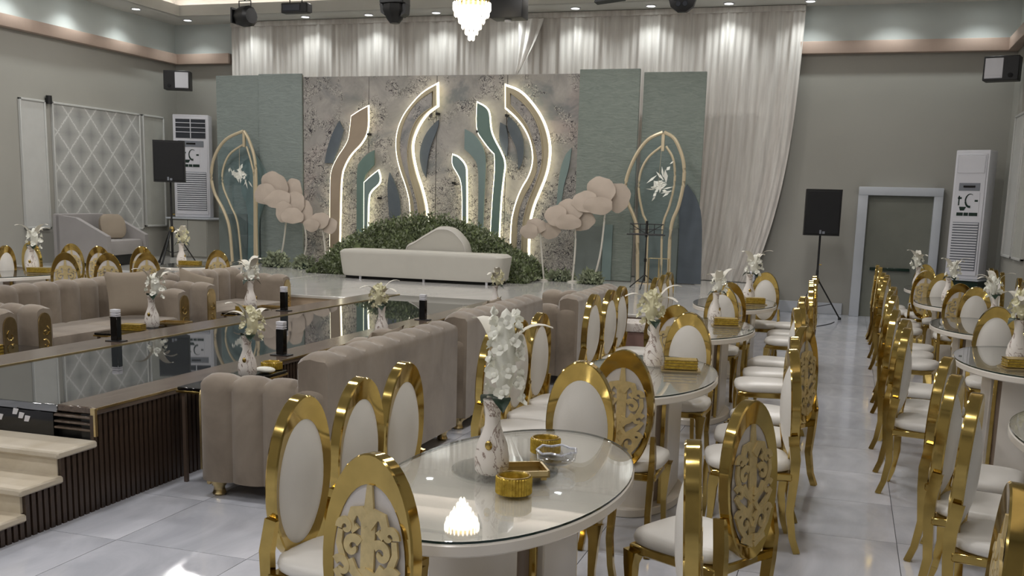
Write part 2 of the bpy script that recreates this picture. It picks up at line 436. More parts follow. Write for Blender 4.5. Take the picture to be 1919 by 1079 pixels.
cornice('trim_2', XL, XL + 0.16, YF, YB - 0.16, 'rose-beige lacquered ledge along the left wall')
cornice('trim_3', XR - 0.16, XR, YF, YB - 0.16, 'rose-beige lacquered ledge along the right wall')
struct('baseboard_back', G().box(XL, -0.02, YB - 0.03, YB, 0, 0.2, 0.005).box(1.5, XR, YB - 0.03, YB, 0, 0.2, 0.005), 'white_trim', 'pale tile skirting along the back wall')
struct('baseboard_right', G().box(XR - 0.03, XR, YF, YB - 0.03, 0, 0.2, 0.005), 'white_trim', 'pale tile skirting along the right wall')
struct('baseboard_left', G().box(XL, XL + 0.03, YF, YB - 0.03, 0, 0.2, 0.005), 'white_trim', 'pale tile skirting along the left wall')
# ceiling with raised tray and cove
tx0, tx1, ty0, ty1 = -12.75, 1.5, -3.6, 18.0
cl = struct('ceiling', G().box(XL, tx0, YF, YB, CEIL, CEIL + 0.1).box(tx1, XR, YF, YB, CEIL, CEIL + 0.1)
            .box(tx0, tx1, ty1, YB, CEIL, CEIL + 0.1).box(tx0, tx1, YF, ty0, CEIL, CEIL + 0.1)
            .box(tx0 - 0.3, tx1 + 0.3, ty0 - 0.3, ty1 + 0.3, CEIL + 0.55, CEIL + 0.65)
            .box(tx0 - 0.4, tx0 - 0.3, ty0 - 0.4, ty1 + 0.4, CEIL + 0.1, CEIL + 0.6).box(tx1 + 0.3, tx1 + 0.4, ty0 - 0.4, ty1 + 0.4, CEIL + 0.1, CEIL + 0.6)
            .box(tx0 - 0.4, tx1 + 0.4, ty1 + 0.3, ty1 + 0.4, CEIL + 0.1, CEIL + 0.6).box(tx0 - 0.4, tx1 + 0.4, ty0 - 0.4, ty0 - 0.3, CEIL + 0.1, CEIL + 0.6), 'ceiling', 'white plaster ceiling with a raised lit tray')
put('cove_lip', G().box(tx0 - 0.02, tx0 + 0.04, ty0, ty1, CEIL, CEIL + 0.2).box(tx0, tx1, ty1 - 0.04, ty1 + 0.02, CEIL, CEIL + 0.2).box(tx1 - 0.04, tx1 + 0.02, ty0, ty1, CEIL, CEIL + 0.2), 'ceiling', cl)
put('cove_light', G().box(tx0 - 0.2, tx0 - 0.12, ty0, ty1 + 0.15, CEIL + 0.11, CEIL + 0.14).box(tx0 - 0.1, tx1 + 0.1, ty1 + 0.12, ty1 + 0.2, CEIL + 0.11, CEIL + 0.14).box(tx1 + 0.12, tx1 + 0.2, ty0, ty1, CEIL + 0.11, CEIL + 0.14), 'cove_strip', cl)

dl = None
ORD = ['first', 'second', 'third', 'fourth', 'fifth', 'sixth', 'seventh', 'eighth', 'ninth', 'tenth', 'eleventh', 'twelfth', 'thirteenth', 'fourteenth']
for i, (x, y) in enumerate(BACK_DL + LEFT_DL):
    lab = ('small white round recessed downlight, %s from the left along the back wall' % ORD[i]) if i < len(BACK_DL) else ('small white round recessed downlight along the left wall, %s from the back corner' % ORD[i - len(BACK_DL)])
    if dl is None:
        dl = thing('ceiling_downlight', lab, 'light', (x, y, CEIL), 0, 'recessed downlights')
        put('trim_ring', G().lathe([(0.075, 0.0), (0.095, 0.0), (0.095, -0.012), (0.075, -0.018), (0.07, 0.0)], 20), 'white_plastic', dl)
        put('lamp_lens', G().lathe([(0.0, -0.006), (0.074, -0.006)], 20), 'lamp_face', dl)
    else: dup(dl, (x, y, CEIL), 0, lab)

# door recess at right of the back wall
dr = struct('door_1', G().box(0.10, 0.26, YB - 0.16, YB, 0.0, 2.2, 0.012).box(1.30, 1.44, YB - 0.16, YB, 0.0, 2.2, 0.012).box(0.10, 1.44, YB - 0.17, YB, 2.06, 2.2, 0.012), 'white_trim', 'pale door surround at the right of the back wall')
put('door_panel', G().box(0.26, 1.30, YB - 0.04, YB - 0.005, 0, 2.06), 'recess', dr)
put('door_handle', G().box(0.38, 1.02, YB - 0.10, YB - 0.06, 0.80, 0.85, 0.008).box(0.4, 0.43, YB - 0.08, YB - 0.03, 0.8, 0.84).box(0.97, 1.0, YB - 0.08, YB - 0.03, 0.8, 0.84), 'glass_edge', dr)

# ------------------------------------------------------------------ stage and runway
SX1 = -1.2
st = struct('floor_stage', G().box(-8.3, SX1, 12.12, YB - 0.03, 0, STAGE - 0.04).box(XL, -8.3, 14.3, YB - 0.03, 0, STAGE - 0.04), 'stage_riser', 'raised white-tiled stage in front of the backdrop')
put('stage_deck', G().box(-8.33, SX1 + 0.03, 12.08, YB - 0.03, STAGE - 0.04, STAGE, 0.008).box(XL, -8.335, 14.26, YB - 0.03, STAGE - 0.04, STAGE, 0.008), 'stage_tile', st)
put('step', G().box(-8.3, -5.8, 11.78, 12.11, 0, 0.30, 0.01), 'travertine', st)
put('step', G().box(-8.3, -5.8, 11.45, 11.78, 0, 0.15, 0.01), 'travertine', st)

RX0, RX1, RY0, RY1, RZ = -5.72, -3.9, 4.62, 12.07, 0.58
rw = thing('runway', 'long catwalk with dark mirror-glass top and walnut rim running to the stage', 'catwalk', (0, 0, 0))
put('core', G().box(RX0 + 0.06, RX1 - 0.06, RY0 + 0.03, RY1, 0, RZ - 0.05), 'black', rw)
gl = put('glass_top', G().box(RX0 + 0.34, RX1 - 0.24, RY0 + 0.0, RY1 - 0.05, RZ - 0.05, RZ - 0.004, 0.004), 'dark_glass', rw)
put('rim', G().box(RX1 - 0.24, RX1 + 0.03, RY0, RY1, RZ - 0.04, RZ, 0.006), 'walnut', rw)
put('rim', G().box(RX0 - 0.03, RX0 + 0.34, RY0, RY1, RZ - 0.04, RZ, 0.006), 'walnut', rw)
put('edge_strip', G().box(RX1 + 0.03, RX1 + 0.034, RY0, RY1, RZ - 0.012, RZ + 0.001), 'gold_soft', rw)
put('edge_strip', G().box(RX0 + 0.335, RX0 + 0.347, RY0, RY1, RZ - 0.01, RZ + 0.004), 'gold_soft', rw)
put('end_panel', G().box(RX0, RX1 - 0.26, RY0 - 0.012, RY0 + 0.02, 0.0, RZ - 0.05), 'black_gloss', rw)
for k in range(3):
    put('end_slat', G().box(RX1 - 0.25, RX1 + 0.0, RY0 - 0.02, RY0 + 0.03, 0.445 + k * 0.035, 0.458 + k * 0.035, 0.003), 'walnut', rw)
put('end_post', G().box(RX1, RX1 + 0.03, RY0 - 0.02, RY0 + 0.0, 0.42, RZ - 0.002), 'gold_soft', rw)
# stencilled white marks on the black end panel
wm = G()
for k, (x, z) in enumerate([(-4.62, .50), (-4.55, .48), (-4.44, .52), (-4.40, .50), (-4.36, .485), (-4.72, .47)]):
    wm.prism([(x, z - 0.02), (x + 0.03, z - 0.02), (x + 0.045, z + 0.012), (x + 0.01, z + 0.015)], RY0 - 0.016, RY0 - 0.0125, 'y')
wm_o = put('painted_marks', wm, 'white_plastic', rw); wm_o['kind'] = 'stuff'
# travertine steps at the near end
stp = thing('stair', 'three travertine steps climbing to the near end of the catwalk', 'steps', (0, 0, 0))
SZ = [(0.40, 4.33, RY0 - 0.02), (0.265, 4.06, 4.33), (0.13, 3.79, 4.06)]
for z, y0, y1 in SZ:
    t_ = put('tread', G().box(-8.0, RX1 + 0.035, y0 - 0.03, y1 + 0.01, z - 0.04, z, 0.01), 'travertine', stp)
    put('riser', G().box(-8.0, RX1 + 0.0, y0, y0 + 0.03, z - 0.135, z - 0.04), 'travertine', stp)
put('step_core', G().box(-8.0, RX1 - 0.005, 4.36, RY0 - 0.02, 0, 0.36).box(-8.0, RX1 - 0.005, 4.09, 4.36, 0, 0.225).box(-8.0, RX1 - 0.005, 3.82, 4.09, 0, 0.09), 'black', stp)
sl = mesh(G().box(0, 0.022, -0.014, 0.014, 0, 1, 0.0), 'slat')
y = 3.83; k = 0
while y < RY1 - 0.03:
    h = RZ - 0.04
    par = rw
    if y < RY0 - 0.02:
        par = stp
        h = 0.36 if y > 4.33 else (0.225 if y > 4.06 else 0.09)
    xb = RX1 if par is stp else RX1 - 0.002
    o = put('slat', sl, 'dark_slat', par, (xb - 0.003, y, 0.0)); o.scale = (1, 1, h)
    y += 0.0435; k += 1
put('slat_backing', G().box(RX1 - 0.08, RX1 - 0.004, RY0 - 0.0, RY1, 0, RZ - 0.041), 'black', rw)
put('left_side_panel', G().box(RX0, RX0 + 0.06, RY0, RY1, 0, RZ - 0.041), 'dark_slat', rw)

# lamps standing on the runway rim
def bollard(x, y, label):
    t = thing('bollard_lamp', label, 'lamp', (x, y, RZ), 0, 'small lamps on the catwalk rim')
    put('base', G().box(-0.075, 0.075, -0.045, 0.045, 0, 0.008, 0.002), 'black', t)
    put('post', G().box(-0.032, 0.032, -0.028, 0.028, 0.008, 0.20, 0.003), 'black_gloss', t)
    put('lamp_head', G().box(-0.031, 0.031, -0.027, 0.027, 0.212, 0.225, 0.002).box(-0.031, 0.031, -0.027, 0.027, 0.2, 0.206, 0.0).box(-0.031, 0.031, -0.027, 0.027, 0.23, 0.256, 0.002).box(-0.02, 0.02, -0.02, 0.02, 0.19, 0.24), 'white_plastic', t)
bollard(-5.53, 6.86, 'black post lamp with white head on the catwalk rim, in front of the square cushion')
bollard(-5.58, 9.56, 'black post lamp on the far-side catwalk rim, close to the stage step')
bollard(-4.0, 6.81, 'black post lamp with white head on the near-side rim, behind the flower vase')
bollard(-4.0, 9.55, 'black post lamp on the near-side rim, beside the second sofa')

# ------------------------------------------------------------------ backdrop panels
BYF = 17.5
def panel(name, x0, x1, z1, m, label, yf=BYF, z0=STAGE + 0.005, group=None):
    o = thing(name, label, 'panel', ((x0 + x1) / 2, yf, STAGE), 0, group)
    put('cloth_face' if 'cloth' in m else 'printed_face', G().box(x0, x1, yf, yf + 0.05, z0, z1, 0.006), m, o).matrix_parent_inverse = Matrix.Translation((-(x0 + x1) / 2, -yf, -STAGE))
    put('batten_frame', G().box(x0 + 0.02, x1 - 0.02, yf + 0.05, yf + 0.10, z0, z1 - 0.02), 'beige_board', o).matrix_parent_inverse = Matrix.Translation((-(x0 + x1) / 2, -yf, -STAGE))
    return o
panel('backdrop_panel', -11.62, -10.685, 3.985, 'green_cloth', 'tall sea-green cloth panel at the left end of the backdrop')
panel('backdrop_panel', -10.68, -9.775, 4.0, 'green_cloth', 'sea-green cloth panel between the left end panel and the printed panels', BYF - 0.04)
fl = [(-9.77, -8.44), (-8.432, -7.12), (-7.112, -5.81), (-5.802, -4.515)]
fn_ = ['taupe printed panel at the left carrying the beige glowing board', 'taupe printed panel behind the left glowing curved frame', 'taupe printed panel in the middle carrying the green boards', 'taupe printed panel behind the right glowing curved frame']
for (a, c), l in zip(fl, fn_): panel('printed_panel', a, c, 3.945, 'floral_print', l, group='printed backdrop panels')
panel('backdrop_panel', -4.50, -3.475, 4.0, 'sage_cloth', 'sage-green cloth panel standing proud just right of the printed panels', BYF - 0.10)
panel('backdrop_panel', -3.43, -2.40, 3.955, 'sage_cloth', 'sage-green cloth panel at the right end of the backdrop')
# painted ogee silhouettes on the green panels
def cutout(name, poly, y, th, m, label, rounds=2):
    o = put(name, G().prism(round_poly(poly, rounds), y, y + th, 'y'), m); return tag(o, label, 'board')
cutout('ogee_board', [(-10.95, 0.51), (-10.9, 1.5), (-11.1, 1.9), (-11.0, 2.4), (-10.75, 2.55), (-10.5, 2.2), (-10.42, 1.9), (-10.6, 1.55), (-10.7, 1.3), (-10.7, 0.51)], BYF - 0.08, 0.03, 'teal_board', 'grey-teal ogee board behind the left golden arch')
cutout('ogee_board', [(-2.7, 0.51), (-2.7, 1.4), (-2.75, 1.9), (-2.62, 2.15), (-2.45, 1.95), (-2.33, 1.6), (-2.3, 0.51)], BYF - 0.04, 0.03, 'slate_board', 'slate-blue arch board behind the right golden arch')
put_ = cutout('teal_strip', [(-3.98, 0.51), (-3.98, 1.45), (-3.82, 1.45), (-3.82, 0.51)], BYF - 0.13, 0.02, 'teal_board', 'pale teal upright strip on the proud sage panel', 0)
wain = lambda x0, x1, yy, l: tag(put('dado_panel', G().box(x0, x1, yy - 0.02, yy, STAGE, 1.42, 0.004), 'dado'), l, 'panel')
wain(-11.6, -10.98, BYF, 'low grey dado panel behind the left golden arch')
wain(-4.48, -4.0, BYF - .10, 'low grey dado panel at the foot of the proud sage panel')
wain(-3.42, -2.72, BYF, 'low grey dado panel behind the right golden arch')

BD = {
'beige': [(-8.4,3.4),(-8.55,3.33),(-8.72,3.23),(-8.74,3.05),(-8.77,2.83),(-8.85,2.69),(-9.01,2.49),(-9.13,2.26),(-9.15,2.0),(-9.16,0.58),(-8.99,0.59),(-8.96,1.43),(-8.94,2.18),(-8.85,2.4),(-8.73,2.58),(-8.51,2.77),(-8.39,3.0)],
'green_l': [(-8.28,2.64),(-8.41,2.58),(-8.55,2.46),(-8.62,2.35),(-8.63,2.01),(-8.63,0.6),(-8.5,0.61),(-8.5,2.04),(-8.46,2.21),(-8.28,2.38)],
'green_s': [(-8.19,2.27),(-8.33,2.17),(-8.46,2.06),(-8.46,0.61),(-8.4,0.61),(-8.4,1.79),(-8.33,1.93),(-8.17,2.05),(-8.15,2.16)],
'S_l': [(-7.07,3.76),(-7.31,3.64),(-7.52,3.44),(-7.7,3.22),(-7.81,2.94),(-7.82,2.64),(-7.75,2.34),(-7.6,1.98),(-7.52,1.67),(-7.49,0.77),(-7.18,0.78),(-7.22,1.54),(-7.32,1.93),(-7.45,2.26),(-7.53,2.59),(-7.53,2.81),(-7.42,3.08),(-7.25,3.3),(-7.06,3.42)],
'S_l_in': [(-7.13,3.65),(-7.35,3.54),(-7.56,3.33),(-7.71,3.05),(-7.76,2.72),(-7.71,2.42),(-7.57,2.03),(-7.45,1.67),(-7.43,0.77),(-7.3,0.77),(-7.35,1.59),(-7.46,1.95),(-7.57,2.31),(-7.6,2.64),(-7.54,2.95),(-7.4,3.22),(-7.13,3.39)],
'g5': [(-7.06,3.18),(-7.27,3.0),(-7.39,2.75),(-7.42,2.53),(-7.37,2.31),(-7.29,2.18),(-7.24,2.65),(-7.06,3.06)],
'g6': [(-9.01,3.16),(-9.14,2.97),(-9.27,2.63),(-9.31,2.4),(-9.14,2.4),(-9.01,2.71),(-8.92,2.99)],
'g7': [(-8.0,2.25),(-8.05,2.02),(-8.0,1.46),(-7.78,1.35),(-7.78,1.75),(-7.88,2.05)],
'C1': [(-6.31,3.46),(-6.32,3.0),(-6.18,2.82),(-6.06,2.68),(-5.97,2.6),(-5.95,2.34),(-5.99,1.79),(-6.03,0.83),(-5.88,0.83),(-5.85,1.8),(-5.81,2.2),(-5.78,2.45),(-5.86,2.63),(-6.01,2.87),(-6.07,3.03),(-6.09,3.29),(-6.16,3.39)],
'C2': [(-6.55,3.02),(-6.55,2.68),(-6.39,2.55),(-6.29,2.41),(-6.27,2.06),(-6.26,0.82),(-6.18,0.82),(-6.16,2.06),(-6.14,2.55),(-6.24,2.79),(-6.39,2.95)],
'C3': [(-6.75,2.57),(-6.76,2.41),(-6.65,2.26),(-6.58,2.13),(-6.55,1.89),(-6.53,0.81),(-6.46,0.81),(-6.49,2.27),(-6.52,2.41),(-6.65,2.54)],
'S_r': [(-5.78,3.73),(-5.54,3.65),(-5.31,3.43),(-5.12,3.17),(-5.01,2.88),(-4.98,2.62),(-5.02,2.3),(-5.15,1.97),(-5.25,1.73),(-5.32,1.4),(-5.31,0.72),(-5.6,0.71),(-5.62,1.37),(-5.57,1.67),(-5.46,1.99),(-5.3,2.24),(-5.24,2.51),(-5.29,2.8),(-5.41,3.04),(-5.58,3.23),(-5.77,3.38)],
'S_r_in': [(-5.69,3.61),(-5.48,3.48),(-5.27,3.25),(-5.15,3.01),(-5.09,2.72),(-5.09,2.4),(-5.19,2.11),(-5.34,1.75),(-5.42,1.37),(-5.4,0.71),(-5.51,0.71),(-5.52,1.53),(-5.42,1.86),(-5.27,2.11),(-5.17,2.35),(-5.21,2.64),(-5.29,2.88),(-5.41,3.14),(-5.69,3.42)],
'g8': [(-5.77,3.25),(-5.78,3.06),(-5.69,2.87),(-5.58,2.66),(-5.56,2.34),(-5.48,2.45),(-5.46,2.8),(-5.58,3.09)],
'g9': [(-5.91,3.14),(-5.93,2.87),(-5.86,2.66),(-5.77,2.55),(-5.75,2.87),(-5.81,3.09)],
'g10': [(-4.61,2.72),(-4.72,2.62),(-4.82,2.3),(-4.85,1.69),(-4.77,1.69),(-4.73,2.09),(-4.65,2.36)]}
def offset_poly(P, d):
    n = len(P); out = []
    A = sum(P[i - 1][0] * P[i][1] - P[i][0] * P[i - 1][1] for i in range(n)); sg = 1 if A > 0 else -1
    for i in range(n):
        a = Vector(P[i]) - Vector(P[i - 1]); c = Vector(P[(i + 1) % n]) - Vector(P[i])
        na = Vector((a.y, -a.x)); nc = Vector((c.y, -c.x))
        if na.length: na.normalize()
        if nc.length: nc.normalize()
        nn = na + nc
        if nn.length < 0.3: nn = na
        nn.normalize(); k = 1 / max(0.5, nn.dot(na))
        out.append((P[i][0] + nn.x * d * sg * k, P[i][1] + nn.y * d * sg * k))
    return out
def board(key, m, label, y=17.36, th=0.03, led=True, inset=None, foot=True):
    pts = BD[key]
    if foot:
        zmin = min(p[1] for p in pts); pts = [(p[0], STAGE + 0.004 if p[1] < zmin + 0.03 else p[1]) for p in pts]
    P = round_poly(pts, 2)
    t = thing('glowing_board' if led else 'flat_board', label, 'board', (P[0][0], y, STAGE))
    inv = Matrix.Translation((-P[0][0], -y, -STAGE))
    put('face', G().prism(P, y, y + th, 'y'), m, t).matrix_parent_inverse = inv
    if led:
        A = offset_poly(P, 0.021 if th < 0.04 else 0.036); g = G(); n = len(A)
        B_ = offset_poly(P, -0.01)
        v = [(p[0], y + th + 0.001, p[1]) for p in A] + [(p[0], y + th + 0.001, p[1]) for p in B_] + [(p[0], y + th + 0.02, p[1]) for p in A] + [(p[0], y + th + 0.02, p[1]) for p in B_]
        f = []
        for i in range(n):
            j = (i + 1) % n
            if P[i][1] < STAGE + 0.02 and P[j][1] < STAGE + 0.02: continue
            f += [(i, j, n + j, n + i), (2 * n + i, 2 * n + j, j, i), (3 * n + i, 3 * n + j, 2 * n + j, 2 * n + i)]
        g.add(v, f); put('led_strip', g, 'led', t).matrix_parent_inverse = inv
        put('stand_off', G().box(P[0][0] - 0.02, P[0][0] + 0.02, y + th, BYF, P[0][1] - 0.5, P[0][1] - 0.46), 'black', t).matrix_parent_inverse = inv
    if inset:
        Q = round_poly([(p[0], STAGE + 0.004 if p[1] < 0.8 else p[1]) for p in BD[inset]], 2)
        put('printed_inset', G().prism(Q, y - 0.004, y, 'y'), 'floral_print', t).matrix_parent_inverse = inv
        put('inset_rim', G().tube([(p[0], y - 0.006, p[1]) for p in Q], 0.012, 6, True), 'cream_frame', t).matrix_parent_inverse = inv
    return t
board('beige', 'beige_board', 'beige flame-shaped board with a glowing edge on the left printed panel')
board('green_l', 'green_board', 'dark green hooked board right of the beige glowing board', led=False, y=17.40)
board('green_s', 'teal_board', 'small teal hooked board with a glowing edge, lowest of the left group')
board('S_l', 'cream_frame', 'large cream S-curved frame with glowing edge, left of centre', y=17.33, th=0.05, inset='S_l_in')
board('S_r', 'cream_frame', 'large cream S-curved frame with glowing edge, right of centre', y=17.33, th=0.05, inset='S_r_in')
board('C1', 'green_board', 'tall dark green board with glowing edge, right of the backdrop centre', y=17.37)
board('C2', 'teal_board', 'mid-height teal board without light between the two glowing green ones', led=False, y=17.42)
board('C3', 'teal_board', 'short teal hooked board with glowing edge behind the greenery', y=17.37)
board('g5', 'slate_board', 'slate-grey leaf board inside the left S-curved frame', led=False, y=17.455, foot=False)
board('g6', 'slate_board', 'slate-grey leaf board left of the beige glowing board', led=False, y=17.455, foot=False)
board('g7', 'slate_board', 'slate-grey leaf board low between the left boards and the left S frame', led=False, y=17.455, foot=False)
board('g8', 'slate_board', 'slate-grey crescent board inside the right S-curved frame', led=False, y=17.455, foot=False)
board('g9', 'slate_board', 'narrow slate-grey leaf board left of the right S frame', led=False, y=17.455, foot=False)
board('g10', 'teal_board', 'thin grey-teal leaf board at the right edge of the printed panels', led=False, y=17.455, foot=False)

# sheer curtain hung from the ceiling
def curtain():
    xs0, xs1 = -12.05, -0.98; n = 900; g = G()
    rnd = random.Random(3); ph = []
    folds = []; x = 0
    for k in range(60): folds.append((rnd.uniform(0.02, 0.06), rnd.uniform(6, 46), rnd.uniform(0, 6.28)))
    def fold(u, s):
        return 0.02 * math.sin(u * 210 + 1.7 * math.sin(u * 31)) + 0.014 * math.sin(u * 530 + 2 * math.sin(u * 57)) + 0.012 * math.sin(u * 97)
    zz = [CEIL - 0.02, 4.6, 3.9, 3.2, 2.4, 1.7, 1.1, STAGE + 0.01]
    def fn(u, v):
        i = v * (len(zz) - 1); k = min(int(i), len(zz) - 2); z = zz[k] + (zz[k + 1] - zz[k]) * (i - k)
        x = xs0 + (xs1 - xs0) * u
        t = (CEIL - z) / CEIL
        # the right-hand end sweeps in towards the stage foot
        e = max(0, (u - 0.80) / 0.20)
        x -= e * (0.10 * t + 0.72 * t ** 3.2)
        yy = YB - 0.17 + fold(u, t) * (1 + 0.6 * e * t) - 0.25 * t * e
        return (x, yy, z)
    g.grid(fn, n, 29)
    t = thing('stage_curtain', 'pale sheer pleated curtain hung from the ceiling behind the backdrop', 'curtain', (-6.5, YB - 0.17, STAGE))
    inv = Matrix.Translation((6.5, -(YB - 0.17), -STAGE))
    put('drape', mesh(g, 'drape', True, 80), 'sheer_curtain', t).matrix_parent_inverse = inv
    put('heading_band', G().box(xs0, xs1, YB - 0.22, YB - 0.12, CEIL - 0.1, CEIL - 0.005, 0.01), 'sheer_curtain', t).matrix_parent_inverse = inv
    # loose swag of cloth hanging over the printed panel
    def fs(u, v):
        z = 5.05 - 1.12 * v; x = -6.0 + 0.5 * u * (1 - v) + 0.12 * v
        return (x, YB - 0.30 - 0.5 * v * v - 0.03 * math.sin(u * 14), z)
    put('loose_swag', G().grid(fs, 14, 12), 'sheer_curtain', t).matrix_parent_inverse = inv
curtain()

# ------------------------------------------------------------------ golden arches on the stage
def arch(label, oL, oR, iL, iR, y):
    x0 = (oL[0][0] + oR[0][0]) / 2
    t = thing('ogee_arch', label, 'arch', (x0, y, STAGE)); inv = Matrix.Translation((-x0, -y, -STAGE))
    for nm, P, yy, r in (('outer_tube', oL, y, 0.030), ('outer_tube', oR, y, 0.030), ('inner_tube', iL, y + 0.02, 0.022), ('inner_tube', iR, y + 0.02, 0.022)):
        path = smooth_path([(p[0], yy, p[1]) for p in P], 5)
        put(nm, G().tube(path, r, 8), 'champagne', t).matrix_parent_inverse = inv
    ring = [(p[0], p[1]) for p in oL] + [(p[0], p[1]) for p in reversed(oR)]
    P = round_poly(ring, 2)
    put('acrylic_pane', G().prism(P, y + 0.004, y + 0.012, 'y'), 'acrylic', t).matrix_parent_inverse = inv
    put('tie', G().box(x0 - 0.025, x0 + 0.025, y - 0.015, y + 0.03, 2.66, 2.95, 0.004), 'champagne', t).matrix_parent_inverse = inv
    put('foot', G().box(oL[-1][0] - 0.03, oR[-1][0] + 0.03, y - 0.03, y + 0.05, STAGE, STAGE + 0.015, 0.003), 'champagne', t).matrix_parent_inverse = inv
arch('golden ogee arch with clear pane at the left of the stage',
     [(-10.85, 2.95), (-11.22, 2.8), (-11.46, 2.52), (-11.56, 2.17), (-11.51, 1.83), (-11.31, 1.48), (-11.19, 1.14), (-11.14, 0.51)],
     [(-10.84, 2.95), (-10.73, 2.77), (-10.62, 2.43), (-10.60, 1.95), (-10.61, 1.16), (-10.61, 0.51)],
     [(-10.88, 2.70), (-11.17, 2.52), (-11.32, 2.23), (-11.32, 1.93), (-11.17, 1.59), (-11.02, 1.24), (-10.95, 0.51)],
     [(-10.80, 2.67), (-10.69, 2.33), (-10.65, 1.99), (-10.67, 0.51)], 17.2)
arch('golden ogee arch with clear pane at the right of the stage',
     [(-3.0, 2.96), (-3.24, 2.84), (-3.44, 2.56), (-3.57, 2.17), (-3.54, 1.87), (-3.40, 1.57), (-3.34, 1.31), (-3.30, 0.51)],
     [(-2.98, 2.96), (-2.80, 2.85), (-2.65, 2.53), (-2.62, 2.19), (-2.68, 1.80), (-2.79, 1.41), (-2.78, 0.51)],
     [(-3.01, 2.74), (-3.22, 2.56), (-3.34, 2.31), (-3.35, 2.0), (-3.27, 1.66), (-3.18, 1.40), (-3.16, 0.51)],
     [(-2.94, 2.74), (-2.81, 2.53), (-2.77, 2.19), (-2.83, 1.80), (-2.93, 1.41), (-2.90, 0.51)], 17.1)
def reflection_spray(x, y, z, label, seed):  # added white flakes on a wire, modelling the bright reflection in the arch pane
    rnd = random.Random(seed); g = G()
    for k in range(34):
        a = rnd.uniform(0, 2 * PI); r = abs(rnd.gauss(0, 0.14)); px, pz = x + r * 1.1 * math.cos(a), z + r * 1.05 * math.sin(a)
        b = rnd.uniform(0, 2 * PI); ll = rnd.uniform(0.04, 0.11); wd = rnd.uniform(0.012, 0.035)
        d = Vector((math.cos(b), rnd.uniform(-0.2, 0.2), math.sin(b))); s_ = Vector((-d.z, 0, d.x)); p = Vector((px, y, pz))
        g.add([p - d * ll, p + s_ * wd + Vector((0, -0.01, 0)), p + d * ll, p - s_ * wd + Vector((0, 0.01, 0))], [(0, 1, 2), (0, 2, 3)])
    t = thing('reflection_spray', label, 'ornament', (x, y, z)); inv = Matrix.Translation((-x, -y, -z))
    put('reflection_flakes', g, 'blossom', t).matrix_parent_inverse = inv
    put('added_wire', G().tube([(x, y, z), (x + 0.02, y, 2.68)], 0.003, 5), 'champagne', t).matrix_parent_inverse = inv
reflection_spray(-10.93, 17.15, 2.13, 'white flakes added as the bright reflection in the left golden arch', 4)
reflection_spray(-3.02, 17.05, 2.12, 'white flakes added as the bright reflection in the right golden arch', 9)

# ------------------------------------------------------------------ giant paper flowers
def petal_disc(g, c, r, sx, sz, tilt, yaw, rnd):
    M = Matrix.Translation(c) @ Matrix.Rotation(yaw, 4, 'Z') @ Matrix.Rotation(tilt, 4, 'X')
    n = 26; ph = rnd.uniform(0, 6.28)
    def fn(u, v):
        t = 2 * PI * u; rr = v * r * (1 + 0.05 * math.sin(3 * t + ph) + 0.03 * math.sin(7 * t + ph * 2))
        return (rr * sx * math.cos(t), -0.05 * r + 0.05 * r * v * v + 0.03 * r * v * v * v * math.sin(4 * t + ph), rr * sz * math.sin(t))
    g.grid(fn, n, 6, M, cu=True)
    def fb(u, v):
        p = fn(u, v); return (p[0], p[1] + 0.012, p[2])
    g.grid(fb, n, 6, M, cu=True)
def flower(label, y, heads, stem, foot_w=0.09):
    x0, z0 = stem[-1]
    t = thing('paper_flower', label, 'flower', (x0, y, STAGE)); inv = Matrix.Translation((-x0, -y, -STAGE))
    rnd = random.Random(int(abs(x0) * 100))
    for (px, pz, r, sx, sz, dy) in heads:
        g = G(); petal_disc(g, Vector((px, y + dy * 1.6, pz)), r * 1.2, sx, sz, rnd.uniform(-0.12, 0.12), rnd.uniform(-0.2, 0.2), rnd)
        put('petal', g, 'petal', t).matrix_parent_inverse = inv
    path = smooth_path([(p[0], y + 0.06, p[1]) for p in stem], 6)
    put('stem', G().tube(path, 0.016, 8), 'stem_white', t).matrix_parent_inverse = inv
    put('foot', G().lathe([(foot_w, STAGE), (foot_w, STAGE + 0.02), (0.02, STAGE + 0.03)], 16, Matrix.Translation((x0, y + 0.06, 0))), 'stem_white', t).matrix_parent_inverse = inv
flower('largest blush paper flower on a curved stem left of the bench', 16.95,
       [(-10.08, 1.93, .24, 1, 1, 0), (-9.72, 1.87, .19, .9, 1, .03), (-10.2, 1.80, .2, 1, .8, -.04), (-9.96, 1.72, .2, 1.3, .7, -.06)], [(-9.87, 1.7), (-9.87, 1.33), (-9.93, .9), (-10.02, .52)])
flower('middle blush paper flower left of the bench, below the largest', 16.85,
       [(-9.62, 1.66, .19, 1, .9, 0), (-9.78, 1.5, .16, .9, 1, -.03), (-9.42, 1.5, .18, .9, 1, .02), (-9.6, 1.43, .15, 1.2, .8, -.05)], [(-9.5, 1.5), (-9.42, 1.2), (-9.4, .9), (-9.5, .52)])
flower('smallest blush paper flower beside the left end of the greenery', 16.7,
       [(-9.0, 1.37, .16, 1, .75, 0), (-9.15, 1.28, .12, 1.1, .8, -.03), (-8.84, 1.28, .13, 1.1, .9, .02)], [(-9.0, 1.3), (-8.95, 1.0), (-8.9, .52)])
flower('largest blush paper flower with tall white stem at right of the stage', 16.6,
       [(-3.88, 1.98, .21, 1, 1, 0), (-3.6, 1.9, .18, .95, 1.1, .03), (-4.12, 1.82, .17, 1.1, .85, -.03), (-3.88, 1.76, .17, 1.2, .7, -.06)], [(-3.8, 1.8), (-3.81, 1.5), (-3.85, 1.0), (-3.95, .52)])
